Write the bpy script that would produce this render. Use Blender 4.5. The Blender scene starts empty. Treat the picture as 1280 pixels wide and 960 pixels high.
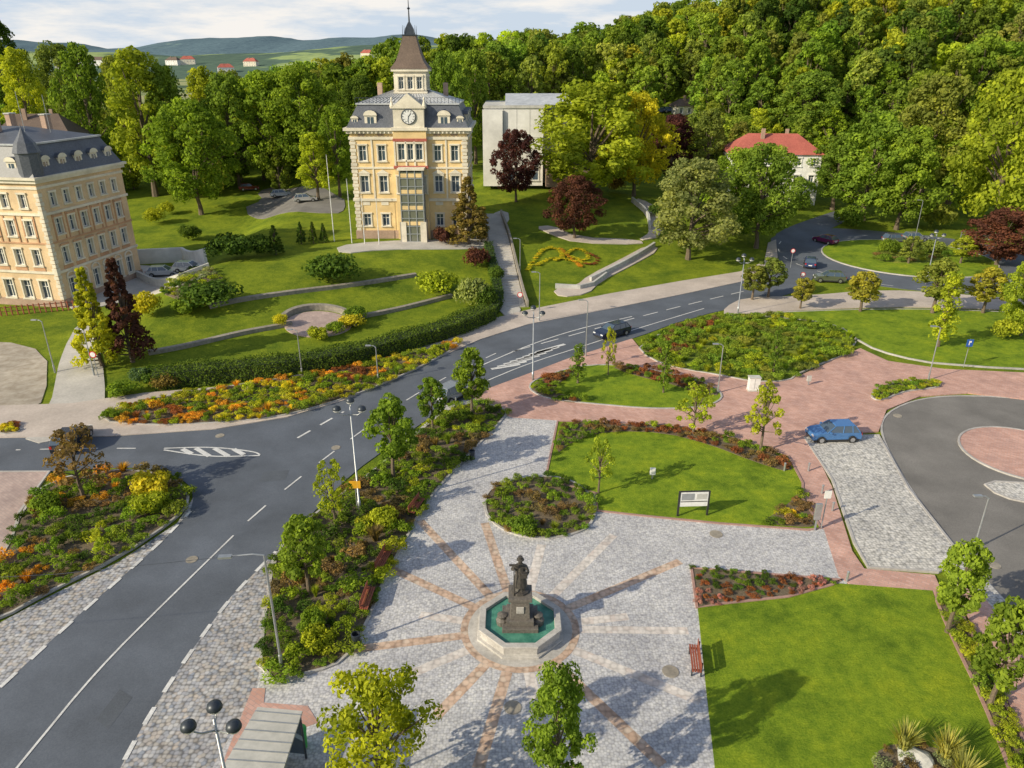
import bpy,bmesh,math,random
import numpy as np
from mathutils import Vector, Matrix
from mathutils.geometry import tessellate_polygon
random.seed(7)
SC=bpy.context.scene
COL=SC.collection
# ---------------------------------------------------------------- survey model
F=930.0; CH=28.0; PT=math.atan(400/930.0); SP,CP=math.sin(PT),math.cos(PT)
def sm(t):
    t=0.0 if t<0 else (1.0 if t>1 else t)
    return t*t*(3-2*t)
def h(x,y):
    s=(x+33)*(-.545)+(y-64.5)*.838
    z=3.5*sm((s-2)/28)*sm((x+50)/12)
    z+=5*sm((y-122)/70)*sm((40-x)/40)
    if y>180:
        z+=(10+22*sm((x+20)/120))*sm((y-185)/130)*sm((x+110)/90)*(1-sm((y-520)/400))
    return z
def ray(u,v):
    cx=(u-640)/F; cy=(480-v)/F
    return (cx,CP+cy*SP,-SP+cy*CP)
def G(u,v,ex=0.0):
    dx,dy,dz=ray(u,v)
    t=18.0; prev=t
    while t<900:
        if CH+dz*t<=h(dx*t,dy*t)+ex: break
        prev=t; t+=1.0
    a,b=prev,t
    for _ in range(14):
        m=(a+b)/2
        if CH+dz*m<=h(dx*m,dy*m)+ex: b=m
        else: a=m
    return Vector((dx*b,dy*b,h(dx*b,dy*b)))
def zat(P,v):
    d=ray(640,v); t=P.y/d[1]
    return CH+d[2]*t, t
# ---------------------------------------------------------------- materials
def newmat(name):
    m=bpy.data.materials.new(name); m.use_nodes=True
    nt=m.node_tree; b=nt.nodes['Principled BSDF']
    return m,nt,b
def N(nt,t,**k):
    n=nt.nodes.new(t)
    for a,v in k.items(): setattr(n,a,v)
    return n
def pos(nt): return N(nt,'ShaderNodeNewGeometry').outputs['Position']
def noise(nt,vec,scale,detail=4,rough=.55):
    n=N(nt,'ShaderNodeTexNoise'); n.inputs['Scale'].default_value=scale
    n.inputs['Detail'].default_value=detail; n.inputs['Roughness'].default_value=rough
    nt.links.new(vec,n.inputs['Vector']); return n.outputs['Fac']
def ramp(nt,fac,stops):
    r=N(nt,'ShaderNodeValToRGB'); e=r.color_ramp.elements
    while len(e)<len(stops): e.new(.5)
    for i,(p,c) in enumerate(stops):
        e[i].position=p; e[i].color=(c[0],c[1],c[2],1)
    nt.links.new(fac,r.inputs[0]); return r.outputs[0]
def mix(nt,a,b,fac,mode='MIX'):
    n=N(nt,'ShaderNodeMix',data_type='RGBA',blend_type=mode)
    for s,val in ((0,fac),(6,a),(7,b)):
        if isinstance(val,(int,float)): n.inputs[s].default_value=val
        elif isinstance(val,tuple): n.inputs[s].default_value=(val[0],val[1],val[2],1)
        else: nt.links.new(val,n.inputs[s])
    return n.outputs[2]
def bump(nt,b,hgt,st=.3,dist=.05):
    n=N(nt,'ShaderNodeBump'); n.inputs['Strength'].default_value=st; n.inputs['Distance'].default_value=dist
    nt.links.new(hgt,n.inputs['Height']); nt.links.new(n.outputs[0],b.inputs['Normal'])
def surf(name,c1,c2,scale=2.0,rough=.85,big=.12,bst=.15,metal=0,con=.17):
    m,nt,b=newmat(name); p=pos(nt)
    f=noise(nt,p,scale,6,.65); c=ramp(nt,f,[(.3,c1),(.7,c2)])
    f2=noise(nt,p,big,5,.6); g=ramp(nt,f2,[(.3,(1-con*1.3,)*3),(.7,(1+con*.7,)*3)])
    c=mix(nt,c,g,1.0,'MULTIPLY')
    nt.links.new(c,b.inputs['Base Color']); b.inputs['Roughness'].default_value=rough; b.inputs['Metallic'].default_value=metal
    if bst: bump(nt,b,f,bst,.03)
    return m
def cobble(name,cols,size=.16,joint=(.1,.1,.1),rough=.8,big=.25):
    m,nt,b=newmat(name); p=pos(nt)
    v=N(nt,'ShaderNodeTexVoronoi'); v.inputs['Scale'].default_value=1/size; v.inputs['Randomness'].default_value=.65
    nt.links.new(p,v.inputs['Vector'])
    sep=N(nt,'ShaderNodeSeparateColor'); nt.links.new(v.outputs['Color'],sep.inputs[0])
    n=len(cols); c=ramp(nt,sep.outputs[0],[(i/max(1,n-1),k) for i,k in enumerate(cols)])
    e=ramp(nt,v.outputs['Distance'],[(.35,(1,1,1)),(.75,joint)])
    c=mix(nt,c,e,1.0,'MULTIPLY')
    g=ramp(nt,noise(nt,p,big,5,.6),[(.3,(.78,.78,.8)),(.7,(1.12,1.11,1.1))])
    c=mix(nt,c,g,1.0,'MULTIPLY')
    g=ramp(nt,noise(nt,p,2.2,4,.7),[(.3,(.85,.85,.86)),(.7,(1.1,1.1,1.1))])
    c=mix(nt,c,g,1.0,'MULTIPLY')
    nt.links.new(c,b.inputs['Base Color']); b.inputs['Roughness'].default_value=rough
    bump(nt,b,e,.25,.02)
    return m
def brick(name,c1,c2,mo,w=.4,hh=.2,rot=0.6):
    m,nt,b=newmat(name); p=pos(nt)
    mp=N(nt,'ShaderNodeMapping'); mp.inputs['Rotation'].default_value=(0,0,rot); nt.links.new(p,mp.inputs[0])
    t=N(nt,'ShaderNodeTexBrick'); nt.links.new(mp.outputs[0],t.inputs[0])
    t.inputs['Color1'].default_value=(*c1,1); t.inputs['Color2'].default_value=(*c2,1); t.inputs['Mortar'].default_value=(*mo,1)
    t.inputs['Scale'].default_value=1; t.inputs['Brick Width'].default_value=w; t.inputs['Row Height'].default_value=hh; t.inputs['Mortar Size'].default_value=.014
    g=ramp(nt,noise(nt,p,.5,6,.65),[(.3,(.75,.75,.77)),(.7,(1.15,1.15,1.13))])
    c=mix(nt,t.outputs[0],g,1.0,'MULTIPLY')
    nt.links.new(c,b.inputs['Base Color']); b.inputs['Roughness'].default_value=.85
    return m
def flat(name,c,rough=.5,metal=0,var=.12):
    m,nt,b=newmat(name); p=pos(nt)
    g=ramp(nt,noise(nt,p,3,5,.6),[(.3,(1-var,)*3),(.7,(1+var,)*3)])
    cc=mix(nt,(c[0],c[1],c[2]),g,1.0,'MULTIPLY'); nt.links.new(cc,b.inputs['Base Color'])
    b.inputs['Roughness'].default_value=rough; b.inputs['Metallic'].default_value=metal
    return m
def grass(name,a,bc,c3):
    m,nt,b=newmat(name); p=pos(nt)
    f=noise(nt,p,9,8,.75); c=ramp(nt,f,[(.28,a),(.5,bc),(.75,c3)])
    g=ramp(nt,noise(nt,p,.35,5,.65),[(.3,(.52,.6,.6)),(.5,(1,1,1)),(.7,(1.4,1.2,1.0))])
    c=mix(nt,c,g,1.0,'MULTIPLY')
    g=ramp(nt,noise(nt,p,1.8,4,.7),[(.35,(.74,.8,.78)),(.65,(1.2,1.12,1.05))])
    c=mix(nt,c,g,1.0,'MULTIPLY')
    nt.links.new(c,b.inputs['Base Color']); b.inputs['Roughness'].default_value=.9
    b.inputs['Specular IOR Level'].default_value=.15
    bump(nt,b,f,.8,.1)
    return m
M={}
M['asphalt']=surf('asphalt',(.085,.1,.13),(.13,.148,.18),14,.8,.22,.2,0,.22)
M['asphalt2']=surf('asphalt_brown',(.16,.15,.145),(.23,.22,.205),12,.85,.25,.2,0,.22)
M['asphalt3']=surf('asphalt_repair',(.075,.088,.11),(.115,.13,.155),16,.8,.3,.2)
M['plaza']=cobble('granite_setts',[(.48,.48,.51),(.58,.58,.6),(.66,.65,.64),(.52,.52,.55)],.14,(.62,.62,.62))
M['parkc']=cobble('mixed_setts',[(.3,.33,.39),(.45,.42,.38),(.54,.54,.55),(.36,.37,.41),(.54,.48,.42)],.21,(.4,.4,.4))
M['lightc']=cobble('light_setts',[(.5,.49,.46),(.62,.6,.56),(.7,.68,.64),(.42,.42,.42)],.2,(.5,.5,.5))
M['red']=brick('red_paving',(.52,.29,.23),(.62,.38,.32),(.42,.3,.27))
M['redgrey']=brick('weathered_red_paving',(.42,.31,.28),(.5,.38,.34),(.36,.3,.28))
M['pink']=surf('pink_pavement',(.46,.39,.34),(.58,.51,.46),6,.85,.3)
M['pave']=surf('pavement',(.42,.4,.37),(.55,.52,.48),5,.85,.3)
M['dirt']=surf('dirt_lot',(.3,.25,.19),(.5,.45,.38),1.2,.95,.2)
M['strO']=cobble('ochre_stripe',[(.52,.36,.26),(.62,.45,.34),(.66,.53,.42)],.3,(.6,.6,.6))
M['strW']=cobble('pale_stripe',[(.64,.59,.55),(.76,.71,.66),(.62,.54,.49)],.3,(.7,.7,.7))
M['kerb']=surf('kerb_granite',(.38,.36,.35),(.52,.5,.48),5,.8,.5)
M['kerbr']=surf('kerb_red',(.33,.2,.17),(.45,.28,.24),5,.8,.5)
M['white']=surf('road_paint',(.5,.5,.5),(.8,.8,.8),9,.7,.8,0)
M['lawn']=grass('lawn_grass',(.1,.17,.012),(.19,.285,.018),(.31,.37,.04))
M['mulch']=surf('bark_mulch',(.09,.07,.045),(.21,.165,.11),9,.95,.4,.6)
M['rough']=grass('rough_grass',(.13,.18,.03),(.2,.26,.04),(.3,.32,.07))
M['stone']=surf('garden_stone',(.22,.2,.17),(.38,.34,.28),3,.9,.5,.4)
M['conc']=surf('concrete',(.42,.42,.4),(.58,.57,.54),2,.85,.3)
M['yel']=surf('yellow_plaster',(.72,.52,.25),(.8,.6,.31),1.5,.85,.3,.05)
M['cream']=surf('cream_trim',(.68,.62,.5),(.78,.72,.6),2,.8,.4,.05)
M['peach']=surf('beige_brick',(.64,.46,.27),(.76,.57,.36),5,.85,.3,.15)
M['orange']=surf('orange_brick',(.52,.29,.16),(.62,.37,.22),5,.85,.3,.15)
M['slate']=surf('slate_roof',(.07,.08,.1),(.14,.15,.18),5,.5,.4,.3)
M['metalroof']=surf('metal_roof',(.4,.42,.45),(.55,.57,.6),1.2,.4,.3,.05)
M['brownroof']=surf('spire_shingles',(.1,.07,.055),(.18,.13,.1),6,.7,.4,.3)
M['redroof']=surf('red_tiles',(.34,.08,.06),(.5,.15,.11),4,.8,.3,.3)
M['whitew']=surf('white_plaster',(.68,.67,.65),(.8,.79,.77),1,.85,.2,.05)
M['base']=surf('stone_plinth',(.36,.25,.19),(.48,.34,.26),3,.9,.4,.2)
M['frame']=flat('window_frame',(.75,.74,.7),.5)
m,nt,b=newmat('window_glass'); b.inputs['Base Color'].default_value=(.06,.09,.13,1); b.inputs['Roughness'].default_value=.08; b.inputs['Specular IOR Level'].default_value=.9; M['glass']=m
m,nt,b=newmat('shaft_glass'); b.inputs['Base Color'].default_value=(.16,.17,.13,1); b.inputs['Roughness'].default_value=.12; b.inputs['Specular IOR Level'].default_value=.8; M['glass2']=m
M['metal']=flat('galvanised_metal',(.42,.44,.46),.4,.6)
M['dark']=flat('dark_metal',(.045,.055,.07),.4,.3)
M['bronze']=surf('dark_bronze',(.035,.032,.03),(.09,.08,.07),6,.5,1,.2)
M['granite']=surf('fountain_granite',(.38,.36,.34),(.56,.54,.51),6,.7,.6,.1)
M['dgran']=surf('pedestal_granite',(.1,.09,.08),(.19,.17,.15),8,.6,1,.1)
m,nt,b=newmat('fountain_water'); p=pos(nt); c=ramp(nt,noise(nt,p,2,4),[(.3,(.03,.15,.11)),(.7,(.1,.3,.22))]); nt.links.new(c,b.inputs['Base Color']); b.inputs['Roughness'].default_value=.06; bump(nt,b,noise(nt,p,9,3),.5,.05); M['water']=m
M['wood']=flat('bench_wood',(.28,.08,.045),.6)
M['bark']=surf('tree_bark',(.1,.075,.05),(.2,.155,.11),12,.9,1,.4)
M['tyre']=flat('tyre_rubber',(.02,.02,.02),.8)
M['rim']=flat('wheel_rim',(.5,.5,.52),.3,.8)
M['lampg']=flat('lamp_glass',(.7,.7,.68),.3)
M['headl']=flat('headlight',(.75,.76,.78),.15)
M['taill']=flat('taillight',(.4,.02,.02),.3)
M['blue']=flat('blue_sign',(.02,.1,.4),.4)
M['redp']=flat('red_sign',(.55,.03,.03),.4)
M['yelp']=flat('yellow_sign',(.75,.4,.03),.4)
M['greenp']=flat('green_bin',(.05,.4,.06),.4)
M['signw']=flat('sign_white',(.75,.75,.74),.4)
M['black']=flat('sign_black',(.03,.03,.03),.5)
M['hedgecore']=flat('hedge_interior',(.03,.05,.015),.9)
# foliage: colour from the object, variation by clump
m,nt,b=newmat('foliage'); nt.nodes.remove(b)
oi=N(nt,'ShaderNodeObjectInfo'); at=N(nt,'ShaderNodeAttribute',attribute_name='tint')
g=ramp(nt,at.outputs['Fac'],[(0,(.5,.58,.5)),(.5,(1,1,1)),(1,(1.6,1.5,1.0))])
c=mix(nt,oi.outputs['Color'],g,1.0,'MULTIPLY')
g=ramp(nt,oi.outputs['Random'],[(0,(.84,.9,.95)),(1,(1.16,1.1,.95))]); c=mix(nt,c,g,1.0,'MULTIPLY')
d=N(nt,'ShaderNodeBsdfDiffuse'); tr=N(nt,'ShaderNodeBsdfTranslucent')
nt.links.new(c,d.inputs[0]); c2=mix(nt,c,(1.4,1.4,.6),1.0,'MULTIPLY'); nt.links.new(c2,tr.inputs[0])
ms=N(nt,'ShaderNodeMixShader'); ms.inputs[0].default_value=.38; nt.links.new(d.outputs[0],ms.inputs[1]); nt.links.new(tr.outputs[0],ms.inputs[2])
nt.links.new(ms.outputs[0],nt.nodes['Material Output'].inputs[0]); M['leaf']=m
# ground
m,nt,b=newmat('ground'); p=pos(nt)
f=noise(nt,p,6,8,.75); c=ramp(nt,f,[(.28,(.085,.145,.013)),(.5,(.165,.24,.02)),(.75,(.27,.32,.04))])
g=ramp(nt,noise(nt,p,.25,5,.6),[(.3,(.52,.6,.63)),(.7,(1.38,1.2,1.0))]); c=mix(nt,c,g,1.0,'MULTIPLY')
g=ramp(nt,noise(nt,p,1.4,4,.7),[(.35,(.78,.82,.8)),(.65,(1.15,1.08,1.0))]); c=mix(nt,c,g,1.0,'MULTIPLY')
far=ramp(nt,noise(nt,p,.006,3,.5),[(.42,(.07,.11,.06)),(.47,(.07,.11,.06)),(.5,(.24,.3,.12)),(.62,(.36,.35,.18))])
sp=N(nt,'ShaderNodeSeparateXYZ'); nt.links.new(p,sp.inputs[0])
mr=N(nt,'ShaderNodeMapRange'); mr.inputs[1].default_value=420; mr.inputs[2].default_value=560; nt.links.new(sp.outputs[1],mr.inputs[0])
c=mix(nt,c,far,mr.outputs[0]); nt.links.new(c,b.inputs['Base Color']); b.inputs['Roughness'].default_value=.95; b.inputs['Specular IOR Level'].default_value=.1; bump(nt,b,f,.7,.1); M['ground']=m
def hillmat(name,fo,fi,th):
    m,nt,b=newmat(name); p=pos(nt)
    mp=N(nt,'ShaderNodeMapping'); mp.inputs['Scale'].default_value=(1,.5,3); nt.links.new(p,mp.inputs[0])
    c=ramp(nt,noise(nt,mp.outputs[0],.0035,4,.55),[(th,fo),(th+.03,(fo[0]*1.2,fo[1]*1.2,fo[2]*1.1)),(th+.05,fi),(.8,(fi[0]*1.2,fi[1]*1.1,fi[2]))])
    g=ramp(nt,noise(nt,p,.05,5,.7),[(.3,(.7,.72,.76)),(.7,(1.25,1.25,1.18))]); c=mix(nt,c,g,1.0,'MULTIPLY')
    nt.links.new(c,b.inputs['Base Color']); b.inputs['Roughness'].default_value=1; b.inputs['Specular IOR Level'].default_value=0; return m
M['hill1']=hillmat('far_hill_hazed_woods',(.1,.15,.12),(.3,.38,.17),.52); M['hill2']=hillmat('farther_hill_hazed_woods',(.12,.18,.22),(.24,.32,.27),.62)  # bluish tones of both hills are distance haze put into the base colour
# ---------------------------------------------------------------- mesh builder
class MB:
    def __init__(s,M4=None): s.v=[];s.f=[];s.m=[];s.mats=[];s.X=M4 or Matrix.Identity(4)
    def mi(s,k):
        if k not in s.mats: s.mats.append(k)
        return s.mats.index(k)
    def add(s,vs,fs,k):
        o=len(s.v); i=s.mi(k)
        for p in vs: s.v.append(tuple(s.X@Vector(p)))
        for f in fs: s.f.append([o+j for j in f]); s.m.append(i)
    def poly(s,pts,k): s.add(pts,[list(range(len(pts)))],k)
    def box(s,x0,x1,y0,y1,z0,z1,k,t=0,ty=None):
        ty=t if ty is None else ty
        vs=[(x0,y0,z0),(x1,y0,z0),(x1,y1,z0),(x0,y1,z0),(x0+t,y0+ty,z1),(x1-t,y0+ty,z1),(x1-t,y1-ty,z1),(x0+t,y1-ty,z1)]
        s.add(vs,[(0,3,2,1),(4,5,6,7),(0,1,5,4),(1,2,6,5),(2,3,7,6),(3,0,4,7)],k)
    def ob(s,c,a,b,d,k):
        c,a,b,d=Vector(c),Vector(a),Vector(b),Vector(d)
        vs=[c-a-b-d,c+a-b-d,c+a+b-d,c-a+b-d,c-a-b+d,c+a-b+d,c+a+b+d,c-a+b+d]
        s.add(vs,[(0,3,2,1),(4,5,6,7),(0,1,5,4),(1,2,6,5),(2,3,7,6),(3,0,4,7)],k)
    def tube(s,pts,rs,n,k,cap=True):
        pts=[Vector(p) for p in pts]; vs=[];fs=[]
        for i,p in enumerate(pts):
            d=(pts[min(i+1,len(pts)-1)]-pts[max(i-1,0)]).normalized()
            a=d.cross(Vector((0,0,1)) if abs(d.z)<.9 else Vector((1,0,0))).normalized(); b=d.cross(a)
            for j in range(n):
                t=2*math.pi*j/n; vs.append(p+a*math.cos(t)*rs[i]+b*math.sin(t)*rs[i])
        for i in range(len(pts)-1):
            for j in range(n):
                fs.append((i*n+j,i*n+(j+1)%n,(i+1)*n+(j+1)%n,(i+1)*n+j))
        if cap: fs.append(tuple(range(n))); fs.append(tuple(range((len(pts)-1)*n,len(pts)*n)))
        s.add(vs,fs,k)
    def lathe(s,prof,c,n,k,ph=0):
        c=Vector(c); vs=[];fs=[]
        for r,z in prof:
            for j in range(n):
                t=2*math.pi*j/n+ph; vs.append(c+Vector((r*math.cos(t),r*math.sin(t),z)))
        for i in range(len(prof)-1):
            for j in range(n): fs.append((i*n+j,i*n+(j+1)%n,(i+1)*n+(j+1)%n,(i+1)*n+j))
        if prof[-1][0]>1e-4: fs.append(tuple(range((len(prof)-1)*n,len(prof)*n)))
        s.add(vs,fs,k)
    def mesh(s,name):
        me=bpy.data.meshes.new(name); me.from_pydata(s.v,[],s.f)
        for k in s.mats: me.materials.append(M[k])
        me.polygons.foreach_set('material_index',s.m); me.update(); return me
    def obj(s,name,parent=None,bevel=0,smooth=False):
        me=s.mesh(name)
        bm=bmesh.new(); bm.from_mesh(me); bmesh.ops.recalc_face_normals(bm,faces=bm.faces); bm.to_mesh(me); bm.free()
        o=bpy.data.objects.new(name,me); COL.objects.link(o)
        if parent: o.parent=parent
        if bevel:
            md=o.modifiers.new('bevel','BEVEL'); md.width=bevel; md.segments=2; md.limit_method='ANGLE'; md.angle_limit=.6
        if smooth:
            for p in me.polygons: p.use_smooth=True
        return o
def link(me,name,loc,rot=0,sc=(1,1,1),color=None,parent=None):
    o=bpy.data.objects.new(name,me); o.location=loc; o.rotation_euler=(0,0,rot); o.scale=sc
    if color: o.color=(*color,1)
    if parent: o.parent=parent
    COL.objects.link(o); return o
def empty(name):
    e=bpy.data.objects.new(name,None); COL.objects.link(e); return e
# ---------------------------------------------------------------- terrain
def lines(f0,f1,a,b):
    L=[float(x) for x in range(f0,f1+1,2)]
    x=f1; st=4
    while x<b: x+=st; st=min(st*1.25,250); L.append(x)
    x=f0; st=4
    while x>a: x-=st; st=min(st*1.25,250); L.insert(0,x)
    return L
XL=lines(-90,110,-5000,5000); YL=lines(14,200,-1500,6000)
vs=[(x,y,h(x,y)-.03) for y in YL for x in XL]; nx=len(XL)
fs=[(j*nx+i,j*nx+i+1,(j+1)*nx+i+1,(j+1)*nx+i) for j in range(len(YL)-1) for i in range(nx-1)]
me=bpy.data.meshes.new('ground'); me.from_pydata(vs,[],fs); me.materials.append(M['ground']); link(me,'ground',(0,0,0))
def hills(name,y0,y1,amp,x0,x1,mk,seed):
    rng=random.Random(seed); ph=[rng.uniform(0,6.28) for _ in range(6)]
    nx,ny=200,14; v=[]
    for j in range(ny):
        fy=j/(ny-1)
        for i in range(nx):
            x=x0+(x1-x0)*i/(nx-1); y=y0+(y1-y0)*fy
            r=.72+.13*math.sin(x/420+ph[0])+.08*math.sin(x/170+ph[1])+.03*math.sin(x/60+ph[2])+rng.uniform(-.012,.012)
            v.append((x,y,amp*r*math.sin(math.pi*min(fy,1)*.5)**.8 if fy<.99 else amp*r-30))
    f=[(j*nx+i,j*nx+i+1,(j+1)*nx+i+1,(j+1)*nx+i) for j in range(ny-1) for i in range(nx-1)]
    me=bpy.data.meshes.new(name); me.from_pydata(v,[],f); me.materials.append(M[mk]); link(me,name,(0,0,0))
    return v,nx
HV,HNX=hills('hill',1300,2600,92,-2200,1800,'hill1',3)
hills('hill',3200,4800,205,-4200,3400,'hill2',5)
# ---------------------------------------------------------------- patches
def chaikin(P,n,closed=True):
    for _ in range(n):
        Q=[]; L=len(P)
        if not closed: Q.append(P[0])
        for i in range(L if closed else L-1):
            a,b=P[i],P[(i+1)%L]; Q.append(a*.75+b*.25); Q.append(a*.25+b*.75)
        if not closed: Q.append(P[-1])
        P=Q
    return P
def g2(px): return [G(u,v).xy for u,v in px]
KERB=MB(); KERBR=MB()
def ribbon(mb,P,w,z0,z1,k,closed=False,side=0):
    n=len(P); L=[]; R=[]
    Q=[]
    for i in range(n if closed else n-1):
        a,b=P[i],P[(i+1)%n]; s=max(1,int((b-a).length/2)); 
        for t in range(s): Q.append(a+(b-a)*t/s)
    if not closed: Q.append(P[-1])
    n=len(Q)
    for i in range(n):
        a=Q[i-1] if (i>0 or closed) else Q[i]; b=Q[(i+1)%n] if (i<n-1 or closed) else Q[i]
        d=(b-a); d=d.normalized() if d.length>1e-6 else Vector((1,0)); nn=Vector((-d.y,d.x))
        L.append(Q[i]+nn*w*(.5+side)); R.append(Q[i]-nn*w*(.5-side))
    vs=[]
    for l,r in zip(L,R):
        vs+= [(l.x,l.y,h(l.x,l.y)+z0),(r.x,r.y,h(r.x,r.y)+z0),(r.x,r.y,h(r.x,r.y)+z1),(l.x,l.y,h(l.x,l.y)+z1)]
    fs=[]
    for i in range(n if closed else n-1):
        a=4*i; b=4*((i+1)%n)
        for q in (1,2,3): fs.append((a+q,a+(q+1)%4,b+(q+1)%4,b+q))
    if not closed: fs+= [(0,1,2,3),(4*n-4,4*n-3,4*n-2,4*n-1)]
    mb.add(vs,fs,k)
def patch(name,px,mk,z,ch=2,kerb=None,kh=.04,pts=None,parent=None):
    P=pts if pts is not None else g2(px)
    P=chaikin(P,ch)
    tri=tessellate_polygon([[Vector((p.x,p.y,0)) for p in P]])
    bm=bmesh.new(); V=[bm.verts.new((p.x,p.y,0)) for p in P]
    for t in tri:
        try: bm.faces.new([V[i] for i in t])
        except: pass
    if max(h(p.x,p.y) for p in P)>.004:
        xs=[p.x for p in P]; ys=[p.y for p in P]
        for x in XL:
            if min(xs)<x<max(xs): bmesh.ops.bisect_plane(bm,geom=bm.verts[:]+bm.edges[:]+bm.faces[:],plane_co=(x,0,0),plane_no=(1,0,0))
        for y in YL:
            if min(ys)<y<max(ys): bmesh.ops.bisect_plane(bm,geom=bm.verts[:]+bm.edges[:]+bm.faces[:],plane_co=(0,y,0),plane_no=(0,1,0))
        z+=.02
    for v in bm.verts: v.co.z=h(v.co.x,v.co.y)+z
    for f in bm.faces:
        f.normal_update()
        if f.normal.z<0: f.normal_flip()
    be=[e for e in bm.edges if len(e.link_faces)==1]
    r=bmesh.ops.extrude_edge_only(bm,edges=be)
    for v in [g for g in r['geom'] if isinstance(g,bmesh.types.BMVert)]: v.co.z-=z+.1
    me=bpy.data.meshes.new(name); bm.to_mesh(me); bm.free(); me.materials.append(M[mk])
    o=link(me,name,(0,0,0),parent=parent)
    if kerb: ribbon(KERBR if kerb=='kerbr' else KERB,P,.16,z-.12,z+kh,kerb,True)
    return o,P
# roads
patch('road',[(-260,1100),(-120,960),(0,858),(100,766),(200,678),(234,640),(243,622),(234,602),(205,590),(160,583),(60,590),(-200,602),(-200,542),(0,547),(140,545),(270,536),(360,521),(430,500),(490,475),(545,448),(600,424),(660,405),(760,386),(850,368),(925,352),(968,336),(975,318),(960,300),(975,292),(1010,300),(1030,330),(1005,362),(960,375),(860,398),(790,424),(710,448),(650,472),(590,493),(540,520),(490,556),(440,592),(400,632),(345,690),(290,745),(235,820),(180,905),(130,1000),(90,1100)],'asphalt',.01,1)
c=G(1133,322).xy
def circ(c,r,n=40,e=1.0,rot=0): return [c+Vector((r*math.cos(2*math.pi*i/n),r*e*math.sin(2*math.pi*i/n))) for i in range(n)]
patch('roundabout_road',None,'asphalt',.016,0,pts=circ(c,20))
patch('roundabout_island',None,'lawn',.12,0,kerb='kerb',pts=circ(c,12.5))
patch('street',[(985,318),(965,296),(985,284),(1025,270),(1050,262),(1075,270),(1045,282),(1020,296),(1010,315)],'asphalt',.022,1)
patch('street',[(1200,325),(1290,318),(1400,320),(1400,350),(1290,352),(1200,345)],'asphalt',.028,1)
patch('service_road',[(1098,540),(1108,515),(1150,498),(1210,494),(1300,500),(1500,520),(1500,900),(1300,800),(1240,735),(1190,680),(1135,610)],'asphalt2',.02,2,kerb='kerb')
patch('roundabout_island',None,'red',.1,0,kerb='kerb',pts=circ(G(1282,568).xy,4.6))
patch('paved_island',[(1225,602),(1300,606),(1400,640),(1300,632),(1250,622)],'lightc',.09,1,kerb='kerb')
patch('asphalt_repair_patch',[(120,900),(150,862),(166,872),(136,912)],'asphalt3',.0355,0)
patch('asphalt_repair_patch',[(330,590),(362,588),(357,600),(324,603)],'asphalt3',.0355,0)
# paving
patch('parking_strip',[(130,1000),(180,905),(235,820),(290,745),(345,690),(352,705),(335,780),(322,862),(250,1000)],'parkc',.036,0)
patch('parking_strip',[(-200,880),(0,779),(60,747),(150,702),(222,654),(242,622),(238,640),(200,680),(100,768),(0,861),(-200,1040)],'parkc',.036,0)
patch('plaza',[(200,1080),(322,860),(340,700),(400,640),(470,585),(560,505),(640,490),(700,515),(760,600),(1030,640),(1060,735),(1180,745),(1330,1080)],'plaza',.08,0)
patch('pavement',[(590,494),(655,470),(710,449),(790,424),(800,436),(900,470),(1000,470),(1075,436),(1110,452),(1180,462),(1400,472),(1400,506),(1280,500),(1210,492),(1150,496),(1108,513),(1098,540),(1010,548),(1040,610),(1065,690),(1080,712),(1168,720),(1180,748),(1062,732),(1048,722),(1030,664),(990,600),(960,560),(860,540),(720,528),(640,523),(600,508)],'red',.088,0)
patch('pavement',[(1190,738),(1200,752),(1252,860),(1300,980),(1400,980),(1300,830),(1225,740),(1205,735)],'red',.092,0)
patch('parking_bay',[(1005,548),(1098,545),(1135,612),(1190,682),(1200,700),(1172,716),(1085,710),(1068,680),(1040,600)],'lightc',.1,0,kerb='kerb')
patch('verge',[(1190,690),(1240,735),(1300,800),(1300,840),(1225,742),(1200,735),(1180,712)],'lightc',.106,0)
patch('pavement',[(-200,515),(90,505),(180,492),(280,484),(400,464),(500,440),(570,420),(620,398),(660,388),(760,368),(850,352),(925,340),(955,328),(960,304),(970,300),(972,322),(966,338),(925,353),(850,369),(760,387),(660,406),(600,425),(545,449),(490,476),(430,501),(360,522),(270,537),(140,546),(0,548),(-200,543)],'pink',.076,0)
patch('footpath',[(22,560),(60,520),(78,440),(98,402),(118,410),(128,450),(132,495),(128,540)],'pave',.066,1)
patch('construction_lot',[(-150,515),(-150,430),(0,425),(60,440),(58,500),(30,515)],'dirt',.02,1)
patch('pavement',[(-200,592),(62,590),(25,640),(8,700),(-40,720),(-200,760)],'redgrey',.06,0,kerb='kerb')
patch('pavement',[(930,372),(1010,370),(1100,362),(1200,368),(1400,385),(1400,395),(1200,385),(1100,384),(1000,388),(930,392),(905,395),(905,385)],'pink',.07,1)
patch('square',[(150,330),(230,335),(262,330),(262,345),(220,362),(175,372),(140,380),(80,395),(100,350)],'pave',.05,1)
patch('pavement',[(245,1040),(316,862),(332,862),(330,880),(385,884),(398,905),(370,915),(300,930),(268,1040)],'red',.096,0)
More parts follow.
